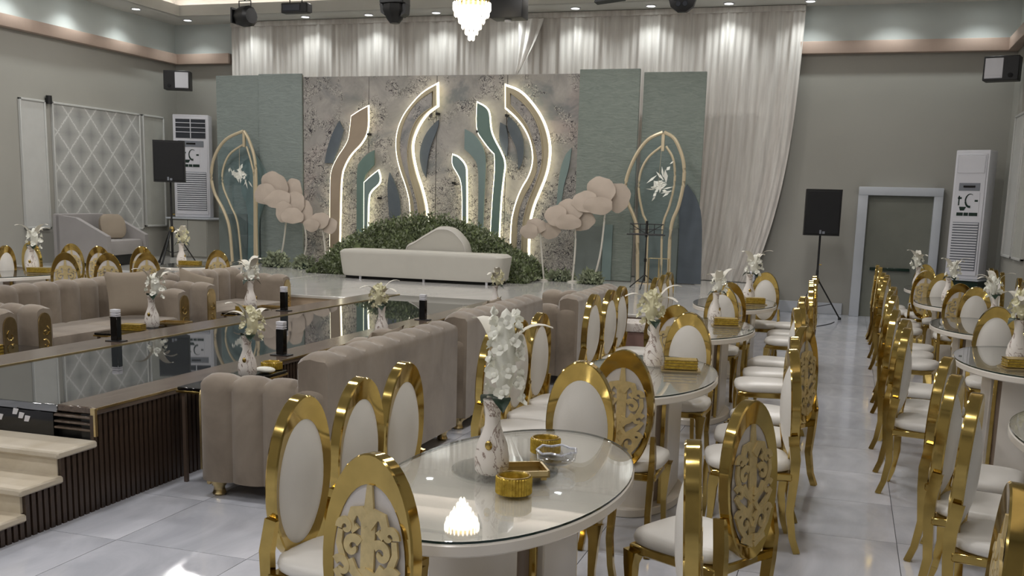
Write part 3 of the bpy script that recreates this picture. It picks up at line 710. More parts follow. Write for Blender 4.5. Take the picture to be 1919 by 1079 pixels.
flower('middle blush paper flower right of the greenery', 16.6,
       [(-4.38, 1.66, .19, 1, .9, 0), (-4.6, 1.58, .16, 1, .9, -.03), (-4.18, 1.52, .17, 1.1, .85, .02), (-4.38, 1.48, .15, 1.2, .7, -.05)], [(-4.31, 1.55), (-4.28, 1.2), (-4.29, .8), (-4.31, .52)])
flower('smallest blush paper flower just right of the greenery slope', 16.6,
       [(-4.95, 1.4, .15, 1, .7, 0), (-5.05, 1.31, .13, 1, .8, -.03), (-4.72, 1.33, .14, 1.1, .8, .02)], [(-4.89, 1.3), (-4.86, 1.0), (-4.8, .52)])

# ------------------------------------------------------------------ greenery
def leaf_cloud(name, fn, count, m, size, rnd, parent, inv):
    g = G()
    for _ in range(count):
        p, nrm = fn(rnd); p = Vector(p); d = Vector((rnd.gauss(0, 1), rnd.gauss(0, 1), rnd.gauss(0.3, 1))) + nrm * 0.8; d.normalize()
        s_ = d.cross(Vector((rnd.gauss(0, 1), rnd.gauss(0, 1), rnd.gauss(0, 1)))).normalized(); l = size * rnd.uniform(.6, 1.5); wd = l * rnd.uniform(.18, .34)
        m_ = p + d * l * 0.5
        g.add([p, m_ + s_ * wd, p + d * l, m_ - s_ * wd], [(0, 1, 2, 3)])
    o = put(name, mesh(g, name, False), m, parent)
    if parent: o.matrix_parent_inverse = inv
    return o
ridge = [(-8.75, .52), (-8.55, .85), (-8.35, 1.0), (-8.05, 1.15), (-7.8, 1.28), (-7.4, 1.36), (-6.95, 1.42), (-6.5, 1.38), (-6.2, 1.33), (-5.9, 1.25), (-5.6, 1.12), (-5.3, .92), (-5.05, .82), (-4.85, .52)]
def rz_(x):
    for (a, b), (c, d) in zip(ridge, ridge[1:]):
        if a <= x <= c: return b + (d - b) * (x - a) / (c - a)
    return STAGE
def mound_pt(rnd):
    while True:
        x = rnd.uniform(-8.75, -4.85); h = rz_(x) - STAGE
        a = rnd.uniform(0, PI * 0.98)
        # side sections near both bench ends come forward
        dy = 0.45 + 0.35 * (1 if (x < -8.0 or x > -5.4) else 0)
        y = 16.58 - math.cos(a) * dy; z = STAGE + h * math.sin(a) * (rnd.uniform(.82, 1.06) + abs(rnd.gauss(0, .07)))
        if rnd.random() < 0.2: z = rnd.uniform(STAGE, z)
        return (x, y, max(z, STAGE + 0.01)), Vector((0, -math.cos(a), math.sin(a)))
gm = thing('greenery_mound', 'long mound of green foliage rising behind the white bench', 'plants', (-6.8, 16.45, STAGE)); inv = Matrix.Translation((6.8, -16.45, -STAGE))
core = G()
def cfn(u, v):
    x = -8.7 + 3.8 * u; h = (rz_(x) - STAGE) * 0.9; a = PI * v; dy = 0.42 + 0.33 * (1 if (x < -8.0 or x > -5.4) else 0)
    return (x, 16.58 - math.cos(a) * dy, STAGE + h * math.sin(a))
core.grid(cfn, 40, 9); put('moss_core', core, 'hedge', gm).matrix_parent_inverse = inv
rnd = random.Random(5)
leaf_cloud('foliage', mound_pt, 15000, 'hedge', 0.055, rnd, gm, inv)['kind'] = 'stuff'
leaf_cloud('pale_foliage', mound_pt, 9000, 'hedge_grey', 0.06, rnd, gm, inv)['kind'] = 'stuff'
def bush(label, x, y, rx, ry, rz2, n, m='hedge_grey'):
    t = thing('small_bush', label, 'bush', (x, y, STAGE)); inv = Matrix.Translation((-x, -y, -STAGE)); rnd = random.Random(int(abs(x * 77)))
    def fn(r):
        a = r.uniform(0, 2 * PI); e = math.acos(r.uniform(0, 1)); k = r.uniform(.6, 1)
        nv = Vector((math.cos(a) * math.sin(e), math.sin(a) * math.sin(e), math.cos(e)))
        return (x + nv.x * rx * k, y + nv.y * ry * k, STAGE + 0.01 + nv.z * rz2 * k), nv
    put('root_ball', G().lathe([(rx * .5, STAGE), (rx * .45, STAGE + rz2 * .4), (0, STAGE + rz2 * .6)], 10, Matrix.Translation((x, y, 0)), sy=ry / rx), 'dark_leaf', t).matrix_parent_inverse = inv
    leaf_cloud('foliage', fn, n, m, 0.07, rnd, t, inv)
bush('low grey-green bush at the foot of the largest left paper flower', -9.9, 16.7, .28, .2, .26, 500)
bush('low grey-green bush between the left flower stems and the greenery', -9.25, 16.6, .24, .2, .22, 420)
bush('small bush at the right end of the greenery mound', -4.55, 16.75, .26, .18, .16, 320)
bush('small rounded pale bush at the foot of the tall right paper flower', -3.95, 16.45, .2, .18, .2, 420)

# ------------------------------------------------------------------ white bench and hump
def bench():
    t = thing('curved_bench', 'long low white upholstered bench at the centre of the stage', 'bench', (-6.42, 15.38, STAGE))
    L2, z0, z1 = 1.42, 0.05, 0.45
    g = G()
    def fn(u, v):
        th = 2 * PI * u; c, s_ = math.cos(th), math.sin(th); q = lambda a, e: math.copysign(abs(a) ** e, a)
        flare = 0.96 + 0.05 * v; zz = z0 + (z1 - z0) * min(1, v / 0.86)
        inn = 1.0 if v < 0.86 else max(0.0, 1 - (v - 0.86) / 0.14)
        r = 0.985 if v < 0.86 and v > 0.04 else 0.97
        k = r * flare * (inn if v > 0.99 else (1 if v < .86 else 0.985 - 0.05 * (v - .86) / .14))
        return (L2 * k * q(c, .28), 0.36 * k * q(s_, .28), zz + (0.03 * (1 - inn)))
    g.grid(fn, 64, 16, cu=True)
    n = len(g.v) // 16; g.f.append(tuple(range(n)))
    put('body', g, 'white_upholstery', t, rot=(0, 0, 0.0))
    lm = mesh(G().lathe([(0.02, 0), (0.022, 0.06)], 10), 'leg')
    for x in (-1.0, 0.1, 1.15):
        for y in (-0.28, 0.28): put('leg', lm, 'white_plastic', t, (x, y, 0))
    put('plinth', G().box(-1.3, 1.3, -0.2, 0.2, 0.0, 0.06), 'black', t)
bench()
t = thing('hump_backrest', 'rounded white hump-shaped backrest standing behind the bench', 'backrest', (-6.36, 15.92, STAGE))
g = G()
hp = smooth_path([(-0.58, 0.0), (-0.60, 0.48), (-0.42, 0.62), (-0.12, 0.80), (0.02, 0.86), (0.22, 0.84), (0.38, 0.72), (0.50, 0.52), (0.56, 0.0)], 4)
hp = [(p[0], p[1]) for p in [Vector(q) for q in hp]]
def hump(u, v):
    i = min(int(u * (len(hp) - 1)), len(hp) - 1); p = hp[i]
    k = 1 - 0.06 * abs(2 * v - 1) ** 4
    return (p[0] * k, -0.14 + 0.28 * v, p[1] * k)
bm_ = [hump(i / (len(hp) - 1), 0) for i in range(len(hp))]
g.grid(hump, len(hp), 9)
n = len(hp); g.f.append(tuple(range(n))); g.f.append(tuple(8 * n + i for i in range(n)))
put('padded_body', g, 'white_upholstery', t)
put('seam', G().tube([(p[0] * .945, -0.143, p[1] * .945) for p in hp], 0.006, 6), 'backing', t)

# ------------------------------------------------------------------ music stand, easel, tripod speakers, AC units
t = thing('music_stand', 'black folding music stand on the stage before the right golden arch', 'music stand', (-2.98, 16.0, STAGE))
fr = G(); fr.tube([(-.26, -.02, 0.85), (-.26, -.02, 1.0), (.26, -.02, 1.0), (.26, -.02, 0.85)], 0.009, 6, True); fr.tube([(-.26, -.02, .92), (.26, -.02, .92)], 0.006, 6); fr.tube([(-.1, -.02, .85), (-.1, -.02, 1.0)], 0.006, 6); fr.tube([(.12, -.02, .85), (.12, -.02, 1.0)], 0.006, 6); fr.tube([(-.30, -.05, .84), (.30, -.05, .84)], .012, 6); fr.tube([(0, -.02, .8), (0, -.02, 1.05)], .02, 6)
fr.tube([(0, -.02, .85), (-.24, -.02, .99)], .006, 6); fr.tube([(0, -.02, .85), (.24, -.02, .99)], .006, 6)
put('desk', fr, 'black', t); put('pole', G().tube([(0, 0, 0.12), (0, 0, 0.45), (0, 0, 0.88)], [.014, .012, .009], 8).tube([(0, 0, .42), (0, 0, .47)], .022, 8), 'black', t)
for k in range(3):
    a = 0.5 + k * 2 * PI / 3
    put('leg', G().tube([(0, 0, .22), (.30 * math.cos(a), .30 * math.sin(a), .01)], .009, 6).tube([(0, 0, .10), (.16 * math.cos(a), .16 * math.sin(a), .115)], .006, 6), 'black', t)
t = thing('gold_stand_frame', 'thin gold open square frame standing on the stage right of the music stand', 'frame', (-2.7, 15.6, STAGE))
put('frame', G().tube([(-.15, 0, 0), (-.15, 0, .5), (.15, 0, .5), (.15, 0, 0)], .009, 6).tube([(0, 0, .5), (0, 0, 0)], .006, 6), 'gold_soft', t)
put('back_leg', G().tube([(0, .0, .5), (0, .18, 0)], .007, 6), 'gold_soft', t)

def tripod_speaker(x, y, z, rz, label, lab2, hz, bw=0.56, bh=0.74):
    t = thing('speaker_stand', label, 'speaker stand', (x, y, z), rz, 'tripod speaker stands')
    put('pole', G().tube([(0, 0, .12), (0, 0, .8), (0, 0, .82), (0, 0, hz + .08)], [.022, .022, .017, .017], 10), 'black', t)
    put('collar', G().lathe([(.035, .58), (.045, .60), (.045, .66), (.03, .68)], 12).tube([(0, .03, .9), (0.06, .03, .9)], .012, 6), 'gold_dark', t)
    for k in range(3):
        a = 0.15 + k * 2 * PI / 3; c, s_ = math.cos(a), math.sin(a)
        lg = put('leg', G().bar([(c * .03, s_ * .03, .64), (c * .42, s_ * .42, .02)], .028, .02, (-s_, c, 0)), 'black', t)
        put('strut', G().bar([(0, 0, .2), (c * .27, s_ * .27, .26)], .016, .01, (-s_, c, 0)), 'black', t)
        put('rubber_foot', G().lathe([(.025, 0), (.025, .03), (.015, .045)], 8, Matrix.Translation((c * .42, s_ * .42, 0))), 'black', lg)
    s2 = thing('loudspeaker', lab2, 'speaker', (x, y, z + hz), rz, 'black loudspeakers on tripods')
    pts = [(-bw / 2, -.22), (bw / 2, -.22), (bw / 2, -.02), (bw * .34, .2), (-bw * .34, .2), (-bw / 2, -.02)]
    put('cabinet', G().prism(pts, 0, bh), 'black', s2)
    put('grille', G().box(-bw / 2 + .02, bw / 2 - .02, -.235, -.22, .03, bh - .03, .005), 'grille', s2)
    put('badge', G().box(-.035, -.005, -.24, -.235, .03, .09).box(.01, .05, -.24, -.235, .03, .07), 'grey_plastic', s2)
tripod_speaker(-0.45, 17.85, 0, 0.1, 'black tripod stand between the curtain and the door surround', 'black loudspeaker on the tripod left of the door surround', 1.38)
tripod_speaker(-11.75, 16.2, STAGE, 0.55, 'black tripod stand in front of the left air conditioner', 'black loudspeaker raised in front of the left air conditioner', 1.47, .54, .73)
cab = smooth_path([(-.12, 17.5, .006), (-.2, 17.1, .006), (-.4, 16.6, .006), (-.55, 16.3, .006), (-.7, 16.4, .006)], 6)
tag(put('speaker_cable', G().tube(cab, .006, 6), 'black'), 'thin black cable on the floor below the right tripod speaker', 'cable')

def aircon(x, y, z, rz, w_, h, label, big_vent):
    t = thing('air_conditioner', label, 'air conditioner', (x, y, z), rz)
    hw = w_ / 2
    put('casing', G().box(-hw, hw, -.16, .2, 0, h, .02), 'white_plastic', t)
    put('front_panel', G().box(-hw + .03, hw - .03, -.175, -.16, .06, h - .06, .006), 'white_plastic', t)
    if big_vent:
        put('top_grille', G().box(-hw + .06, hw - .06, -.182, -.172, h - .46, h - .09), 'dark_slot', t)
        for k in range(3): put('vane', G().box(-hw + .06, hw - .06, -.195, -.182, h - .17 - k * .09, h - .158 - k * .09), 'white_plastic', t)
        put('vane', G().box(-.008, .008, -.195, -.182, h - .46, h - .09), 'white_plastic', t)
    else:
        put('top_grille', G().box(-hw + .05, hw - .05, -.185, -.172, h - .36, h - .08, .01), 'white_plastic', t)
    zc = h - .66
    put('display', G().box(-.09, .09, -.19, -.175, zc + .08, zc + .11), 'black_gloss', t)
    put('control_plate', G().box(-hw + .1, hw - .1, -.182, -.174, zc + .03, zc + .15, .003), 'grey_plastic', t)
    # sticker with a dark round swirl mark and bars
    st_ = G().box(-.17, .17, -.181, -.175, zc - .36, zc + .0)
    put('sticker', st_, 'white_plastic', t)
    mk = G()
    mk.tube([(.03 + .07 * math.cos(a), -.183, zc - .12 + .10 * math.sin(a)) for a in [k * .3 + 1.0 for k in range(14)]], [.004 + .0012 * k for k in range(14)], 6)
    mk.box(-.16, -.10, -.1835, -.181, zc - .10, zc - .07).box(-.15, -.13, -.1835, -.181, zc - .20, zc - .05).box(.10, .15, -.1835, -.181, zc - .14, zc - .11)
    mk.prism([(-.13, zc - .22), (-.02, zc - .22), (-.05, zc - .28), (-.11, zc - .28)], -.1835, -.181, 'y')
    mk.box(-.16, -.06, -.1835, -.181, zc - .36, zc - .31).box(-.05, .02, -.1835, -.181, zc - .36, zc - .31).box(.03, .16, -.1835, -.181, zc - .36, zc - .31)
    put('sticker_print', mk, 'glass_edge', t)
    put('intake_recess', G().box(-hw + .06, hw - .06, -.182, -.174, .14, h - 1.12), 'grey_plastic', t)
    nm = 18; zt = h - 1.14
    vm = mesh(G().box(-hw + .065, hw - .065, -.2, -.18, 0, .022, .004), 'vent_slat')
    for k in range(nm): put('vent_slat', vm, 'white_plastic', t, (0, 0, .155 + k * (zt - .17) / (nm - 1)))
    return t
aircon(-12.72, 18.3, 1.31, 0.40, .70, 2.02, 'tall white floor air conditioner in the back left corner', True)
t = thing('cabinet', 'low grey double-door cabinet under the left air conditioner', 'cabinet', (-12.72, 18.35, STAGE))
put('body', G().box(-.45, .45, -.28, .3, 0, .77, .006), 'wall', t); put('top_board', G().box(-.5, .5, -.33, .32, .77, .805, .006), 'white_trim', t)
put('door', G().box(-.44, -.005, -.3, -.28, .03, .75, .004), 'wall', t); put('door', G().box(.005, .44, -.3, -.28, .03, .75, .004), 'wall', t)
aircon(1.82, 18.15, 0.76, -0.42, .52, 2.02, 'tall white floor air conditioner in the right corner beside the door', False)
t = thing('plinth_box', 'dark boxed plinth under the right air conditioner', 'plinth', (1.82, 18.15, 0), -0.42)
put('body', G().box(-.28, .28, -.2, .22, 0, .74, .01), 'glass_edge', t); put('top_board', G().box(-.30, .30, -.24, .24, .74, .76, .004), 'white_trim', t)

# wall speakers
def wall_speaker(x, y, z, rz, label, sx):
    t = thing('wall_speaker', label, 'speaker', (x, y, z), rz, 'wall speakers near the ceiling corners')
    put('cabinet', G().box(-.25, .25, -.14, .14, -.18, .18, .008), 'black', t)
    a, c = (-.03, .225) if sx > 0 else (-.225, .03)
    put('white_baffle', G().box(a, c, -.150, -.14, -.15, .15, .006), 'white_plastic', t)
    put('horn_lip', G().box(a + .02, c - .02, -.157, -.15, -.145, -.11, .004), 'white_plastic', t)
    d = -.14 * sx
    put('control_knob', G().lathe([(.035, 0), (.035, .012), (.02, .014)], 14, Matrix.Translation((d, -.14, -.11)) @ Matrix.Rotation(PI / 2, 4, 'X')), 'grille', t)
    put('wall_bracket', G().box(-.03, .03, .14, .42, -.03, .03).box(-.06, .06, .40, .43, -.12, .12), 'black', t)
wall_speaker(-12.8, 17.98, 3.96, 0.42, 'black wall speaker with pale front, high in the back left corner', 1)
wall_speaker(2.03, 17.85, 3.98, -0.28, 'black wall speaker with pale front, high in the right corner', -1)

# framed wall panels
def wall_panel(side, y0, y1, z0, z1, m, label):
    X = XL if side < 0 else XR; s_ = -side
    t = thing('wall_panel', label, 'wall panel', (X, (y0 + y1) / 2, z0)); inv = Matrix.Translation((-X, -(y0 + y1) / 2, -z0))
    a, c = sorted((X, X + s_ * .03)); put('panel_field', G().box(a, c, y0 + .03, y1 - .03, z0 + .03, z1 - .03), m, t).matrix_parent_inverse = inv
    a, c = sorted((X, X + s_ * .055))
    put('moulding', G().box(a, c, y0, y1, z1 - .035, z1, .006).box(a, c, y0, y1, z0, z0 + .035, .006).box(a, c, y0, y0 + .035, z0, z1, .006).box(a, c, y1 - .035, y1, z0, z1, .006), 'white_panel', t).matrix_parent_inverse = inv
wall_panel(-1, 14.5, 15.1, 1.1, 3.3, 'white_panel', 'narrow plain pale panel on the left wall, nearest the camera')
wall_panel(-1, 15.25, 17.65, 1.05, 3.3, 'diamond_wallpaper', 'wide wall panel with white diamond lattice on the left wall')
wall_panel(-1, 17.72, 18.4, 1.1, 3.3, 'pale_panel', 'narrow plain panel on the left wall next to the air conditioner')
wall_panel(1, 16.0, 16.9, 1.15, 3.3, 'pale_panel', 'plain framed panel on the right wall, at the edge of the picture')
wall_panel(1, 17.0, 18.0, 1.15, 3.3, 'white_panel', 'plain framed panel on the right wall next to the corner')
t = thing('back_wall_panel', 'narrow pale framed panel on the back wall left of the green cloth', 'wall panel', (-12.0, YB, 1.2))
put('panel_field', G().box(-.22, .3, -.03, 0, 0, 2.15), 'pale_panel', t); put('moulding', G().box(-.25, -.22, -.05, 0, 0, 2.18).box(-.25, .3, -.05, 0, 2.15, 2.18), 'white_trim', t)
t = thing('wall_sconce', 'small dark cylindrical wall light between the left wall panels', 'light', (XL + .06, 15.17, 3.25))
put('shade', G().lathe([(.05, 0), (.05, .14)], 14), 'black', t); put('lamp_lens', G().lathe([(.0, .141), (.045, .141)], 14), 'candle', t); put('wall_plate', G().box(-.06, -.02, -.03, .03, .02, .1), 'black', t)

# grey loveseat on the stage, left
t = thing('grey_loveseat', 'light grey tub loveseat with sloping sides below the diamond panel', 'sofa', (-12.55, 15.35, STAGE), -1.38)
put('seat', G().box(-.62, .62, -.30, .42, .18, .44, .05), 'grey_fabric', t)
side = [(-.45, 0.06), (.46, 0.06), (.46, .52), (-.1, .82), (-.45, .86)]
put('arm', G().prism(side, -.75, -.62, 'x'), 'grey_fabric', t); put('arm', G().prism(side, .62, .75, 'x'), 'grey_fabric', t)
put('backrest', G().box(-.75, .75, -.52, -.36, .06, .88, .04), 'grey_fabric', t)
put('plinth', G().box(-.66, .66, -.45, .38, 0, .18), 'black', t)
tag(put('square_cushion', G().puff(0, 0, 0, .24, .07, .23, .5), 'cushion_fabric', None, (-12.58, 15.62, STAGE + .66), (-0.3, 0, 1.1)), 'greyish square cushion leaning in the grey loveseat', 'cushion')

# ------------------------------------------------------------------ stage lights, truss, chandelier
TY = 14.0
t = thing('lighting_pipe', 'dark horizontal pipe under the ceiling carrying the stage lights', 'pipe', (-5.5, TY, 4.7))
put('pipe', G().tube([(-3.6, 0, 0), (3.6, 0, 0)], .025, 10), 'black', t)
for x in (-3.3, 0, 3.3): put('hanger', G().tube([(x, 0, 0), (x, 0, 1.0)], .01, 6), 'black', t)
def fixture(kind, x, z, label):
    t = thing('stage_light', label, 'stage light', (x, TY, z), 0, 'stage lights on the pipe')
    put('yoke', G().tube([(-.1, 0, .0), (-.1, 0, .2), (.1, 0, .2), (.1, 0, .0)], .01, 6).tube([(0, 0, .2), (0, 0, 4.72 - z)], .012, 6), 'black', t)
    if kind == 'par':
        M = Matrix.Translation((0, 0, -.02)) @ Matrix.Rotation(PI / 2, 4, 'Y') @ Matrix.Rotation(0.3, 4, 'X')
        put('housing', G().lathe([(.06, -.16), (.12, -.13), (.15, -.02), (.15, .10), (.11, .14), (.0, .14)], 12, M), 'black', t)
        put('barn_door', G().box(-.19, -.16, -.1, .1, -.12, .1, .004), 'black', t)
    elif kind == 'bar':
        put('housing', G().box(-.21, .21, -.07, .07, -.07, .07, .01), 'black', t)
        put('lens_row', G().box(-.17, .1, -.08, -.07, -.04, .04), 'dark_slot', t)
        put('side_cap', G().box(.21, .23, -.06, .06, -.06, .05), 'black', t)
    elif kind == 'head':
        put('base', G().box(-.18, .18, -.13, .13, .06, .2, .01), 'black', t)
        put('head', G().lathe([(.17, .05), (.18, -.03), (.12, -.14), (.07, -.2), (0, -.2)], 8), 'black', t)
        put('side_arm', G().prism([(.16, .08), (.2, .06), (.19, -.08), (.12, -.12)], -.08, .08, 'y'), 'black', t)
        put('side_arm', G().prism([(-.16, .08), (-.2, .06), (-.18, -.06), (-.12, -.1)], -.08, .08, 'y'), 'black', t)
    elif kind == 'block':
        put('housing', G().box(-.22, .24, -.15, .15, -.15, .14, .015), 'black', t)
        put('lens', G().lathe([(.05, 0), (.05, .02), (0, .02)], 12, Matrix.Translation((0, 0, -.16)) @ Matrix.Rotation(PI, 4, 'X')), 'white_plastic', t)
        put('handle', G().box(-.28, -.22, -.02, .02, -.04, .1), 'black', t)
    elif kind == 'slab':
        put('housing', G().prism([(-.22, -.08), (.16, -.04), (.2, .06), (-.16, .06)], -.1, .1, 'y'), 'black', t)
        put('vent', G().box(-.12, .1, -.11, -.1, -.02, .04), 'dark_slot', t)
    else:
        M = Matrix.Rotation(PI / 2, 4, 'X')
        put('housing', G().lathe([(.0, -.08), (.15, -.08), (.18, 0), (.18, .08), (.13, .1), (0, .1)], 10, M), 'black', t)
        for a in range(6):
            put('led_lens', G().lathe([(.035, 0), (.03, .01), (0, .012)], 10, Matrix.Translation((.085 * math.cos(a * PI / 3), -.1, .085 * math.sin(a * PI / 3))) @ M), 'dark_slot', t)
fixture('par', -8.77, 4.40, 'black par can spotlight, leftmost of the hanging stage lights')
fixture('bar', -7.92, 4.47, 'small black bar light hanging second from the left')
fixture('head', -6.35, 4.42, 'black moving-head light hanging left of the chandelier')
fixture('block', -4.66, 4.38, 'bulky black light box hanging right behind the chandelier')
fixture('slab', -3.22, 4.48, 'thin black light box hanging between the chandelier and the round light')
fixture('round', -2.28, 4.42, 'black round multi-lens light, rightmost of the hanging stage lights')

t = thing('chandelier', 'tiered crystal chandelier with a gold crown, glowing white', 'chandelier', (-4.82, 13.0, 3.8))
put('crown', G().lathe([(.16, .43), (.22, .46), (.24, .52), (.2, .56), (.1, .56)], 20), 'gold_dark', t)
put('suspension_rod', G().tube([(0, 0, .5), (0, 0, 1.9)], .012, 6), 'gold_soft', t)
cr = mesh(G().lathe([(0, 0), (.013, .02), (.013, .10), (0, .115)], 6), 'crystal_drop')
tiers = [(.235, .36, 24), (.215, .29, 22), (.16, .21, 16), (.12, .14, 12), (.075, .07, 8), (.035, .0, 5)]
for r, z, n in tiers:
    for k in range(n):
        a = 2 * PI * k / n + z * 7
        put('crystal_drop', cr, 'crystal_glow', t, (r * math.cos(a), r * math.sin(a), z))
put('lamp_core', G().lathe([(0, .1), (.06, .2), (.13, .33), (.17, .42), (0, .44)], 14), 'crystal_glow', t)

# ------------------------------------------------------------------ chair prototype
def ring_mesh(ax, az, ix, iz, cz, dz, th, n=44, squ=1.0):
    g = G(); v = []; f = []
    for i in range(n):
        t = 2 * PI * i / n; c, s_ = math.cos(t), math.sin(t)
        o = (ax * c, cz + az * s_); q = (ix * c, cz + dz + iz * s_)
        e = 0.006
        v += [(o[0], -th / 2 + e, o[1]), (o[0], th / 2 - e, o[1]), (o[0] * .975, th / 2, cz + (o[1] - cz) * .985), (q[0], th / 2 - .012, q[1]), (q[0], -th / 2 + .012, q[1]), (o[0] * .975, -th / 2, cz + (o[1] - cz) * .985)]
    for i in range(n):
        j = (i + 1) % n
        for k in range(6):
            l = (k + 1) % 6; f.append((i * 6 + k, i * 6 + l, j * 6 + l, j * 6 + k))
    return g.add(v, f)
CH_A, CH_B, CH_Z = .165, .308, .742
def spiral(cx_, cz_, r0, a0, turns, dirn, n=16):
    out = []
    for k in range(n):
        t = k / (n - 1); r = r0 * (1 - .82 * t); a = a0 + dirn * turns * 2 * PI * t
        out.append((cx_ + r * math.cos(a), cz_ + r * math.sin(a)))
    return out
def scrollwork():
    g = G()
    cnt = [0]
    def rib(pts, w0, w1, y=0.0):
        cnt[0] += 1; y = -.0005 * cnt[0]
        n = len(pts); path = [(p[0], y, p[1]) for p in pts]
        ws = [1.55 * (w0 + (w1 - w0) * k / (n - 1)) for k in range(n)]
        g.bar(path, .008, ws, (0, 1, 0))
    rib([(0, -.24), (0, -.1), (0, .03), (0, .13)], .026, .034)
    rib([(0, .12), (0, .17), (0, .235)], .03, .012)
    for s_ in (-1, 1):
        m = lambda P: [(s_ * p[0], p[1]) for p in P]
        rib(m([(0, .12), (.03, .155), (.055, .15), (.066, .12), (.052, .095), (.04, .11)]), .026, .012)
        rib(m(spiral(.055, .045, .032, 2.6, .95, -1)), .018, .010)
        rib(m([(0, -.02), (.04, -.03), (.085, .0), (.105, .05), (.1, .09)]), .020, .012)
        rib(m(spiral(.082, .1, .026, -.2, .9, 1)), .016, .009)
        rib(m([(0, -.06), (.045, -.02), (.06, .01)]), .018, .012)
        rib(m([(0, -.13), (.05, -.09), (.09, -.06), (.115, -.03)]), .020, .012)
        rib(m(spiral(.09, -.02, .03, .5, .9, 1)), .016, .009)
        rib(m(spiral(.05, -.14, .04, 2.2, 1.0, -1)), .018, .010)
        rib(m([(0, -.06), (.03, -.10), (.0, -.16)]), .014, .012)
        rib(m([(0, -.20), (.04, -.2), (.085, -.15), (.11, -.1)]), .018, .012)
        rib(m(spiral(.085, -.11, .026, 0, .9, 1)), .016, .009)
        rib(m([(0, -.23), (.03, -.215), (.07, -.2)]), .014, .014)
    return g
def build_chair(label, x, y, rz, group):
    t = thing('dining_chair', label, 'chair', (x, y, 0), rz, group)
    YBk = -.20; tilt = -.05
    def back(o): o.location = (0, YBk, .5); o.rotation_euler = (-tilt * -1, 0, 0); return o
    sh = lambda g: G().add([(p[0], p[1], p[2] - .5) for p in g.v], g.f)
    back(put('back_frame', mesh(sh(ring_mesh(CH_A, CH_B, .132, .236, CH_Z, -.018, .052)), 'back_frame', True, 30), 'gold', t))
    def pad(u, v):
        th = 2 * PI * u; r = v
        return (.134 * r * math.cos(th), .012 + .044 * (1 - r ** 2.6), CH_Z - .018 + .238 * r * math.sin(th))
    back(put('back_pad', sh(G().grid(pad, 36, 8, cu=True)), 'leatherette', t))
    bp = [(.134 * math.cos(2 * PI * k / 32), CH_Z - .018 + .238 * math.sin(2 * PI * k / 32)) for k in range(32)]
    back(put('back_panel', sh(G().prism(bp, -.010, .012, 'y')), 'backing', t))
    sc = scrollwork(); sc.v = [(p[0], p[1] - .016, p[2] + CH_Z - .018 - .5) for p in sc.v]
    back(put('scrollwork', mesh(sc, 'scrollwork', True, 30), 'scroll_gold', t))
    def seat(u, v):
        th = 2 * PI * u; q = lambda a, e: math.copysign(abs(a) ** e, a)
        prof = [(.0, .425), (.9, .425), (.985, .437), (1.0, .455), (.97, .475), (.86, .487), (.5, .495), (0, .497)][int(round(v * 7))]
        k = prof[0]; w_ = .205 + .02 * math.sin(th)
        return (w_ * k * q(math.cos(th), .55), .02 + .225 * k * q(math.sin(th), .55), prof[1])
    put('seat', mesh(G().grid(seat, 36, 8, cu=True), 'seat', True, 60), 'leatherette', t)
    put('apron', G().box(-.19, .19, -.19, .225, .385, .427, .008), 'gold', t)
    for s_ in (-1, 1):
        put('front_leg', G().bar([(s_ * .175, .205, .40), (s_ * .178, .215, .34), (s_ * .172, .215, .2), (s_ * .176, .225, .06), (s_ * .182, .235, 0)], [.07, .045, .03, .026, .03], [.06, .045, .03, .026, .03], (1, 0, 0)), 'gold', t)
        put('rear_leg', G().bar([(s_ * .165, YBk + .018, .62), (s_ * .172, YBk + .0, .5), (s_ * .168, YBk + .0, .40), (s_ * .16, YBk + .01, .22), (s_ * .166, YBk - .012, .08), (s_ * .174, YBk - .04, 0)], [.02, .03, .032, .03, .028, .03], [.05, .05, .045, .04, .035, .035], (1, 0, 0)), 'gold', t)
    return t
CH0 = None
def chair(bx, by, face, label, group):
    # bx, by: where the backrest stands; face in degrees (0 faces the stage, 90 faces left, -90 faces right, 180 faces the camera)
    global CH0
    rz = math.radians(face); x = bx - .2 * math.sin(rz); y = by + .2 * math.cos(rz)
    if CH0 is None: CH0 = build_chair(label, x, y, rz, group)
    else: dup(CH0, (x, y, 0), rz, label, group)

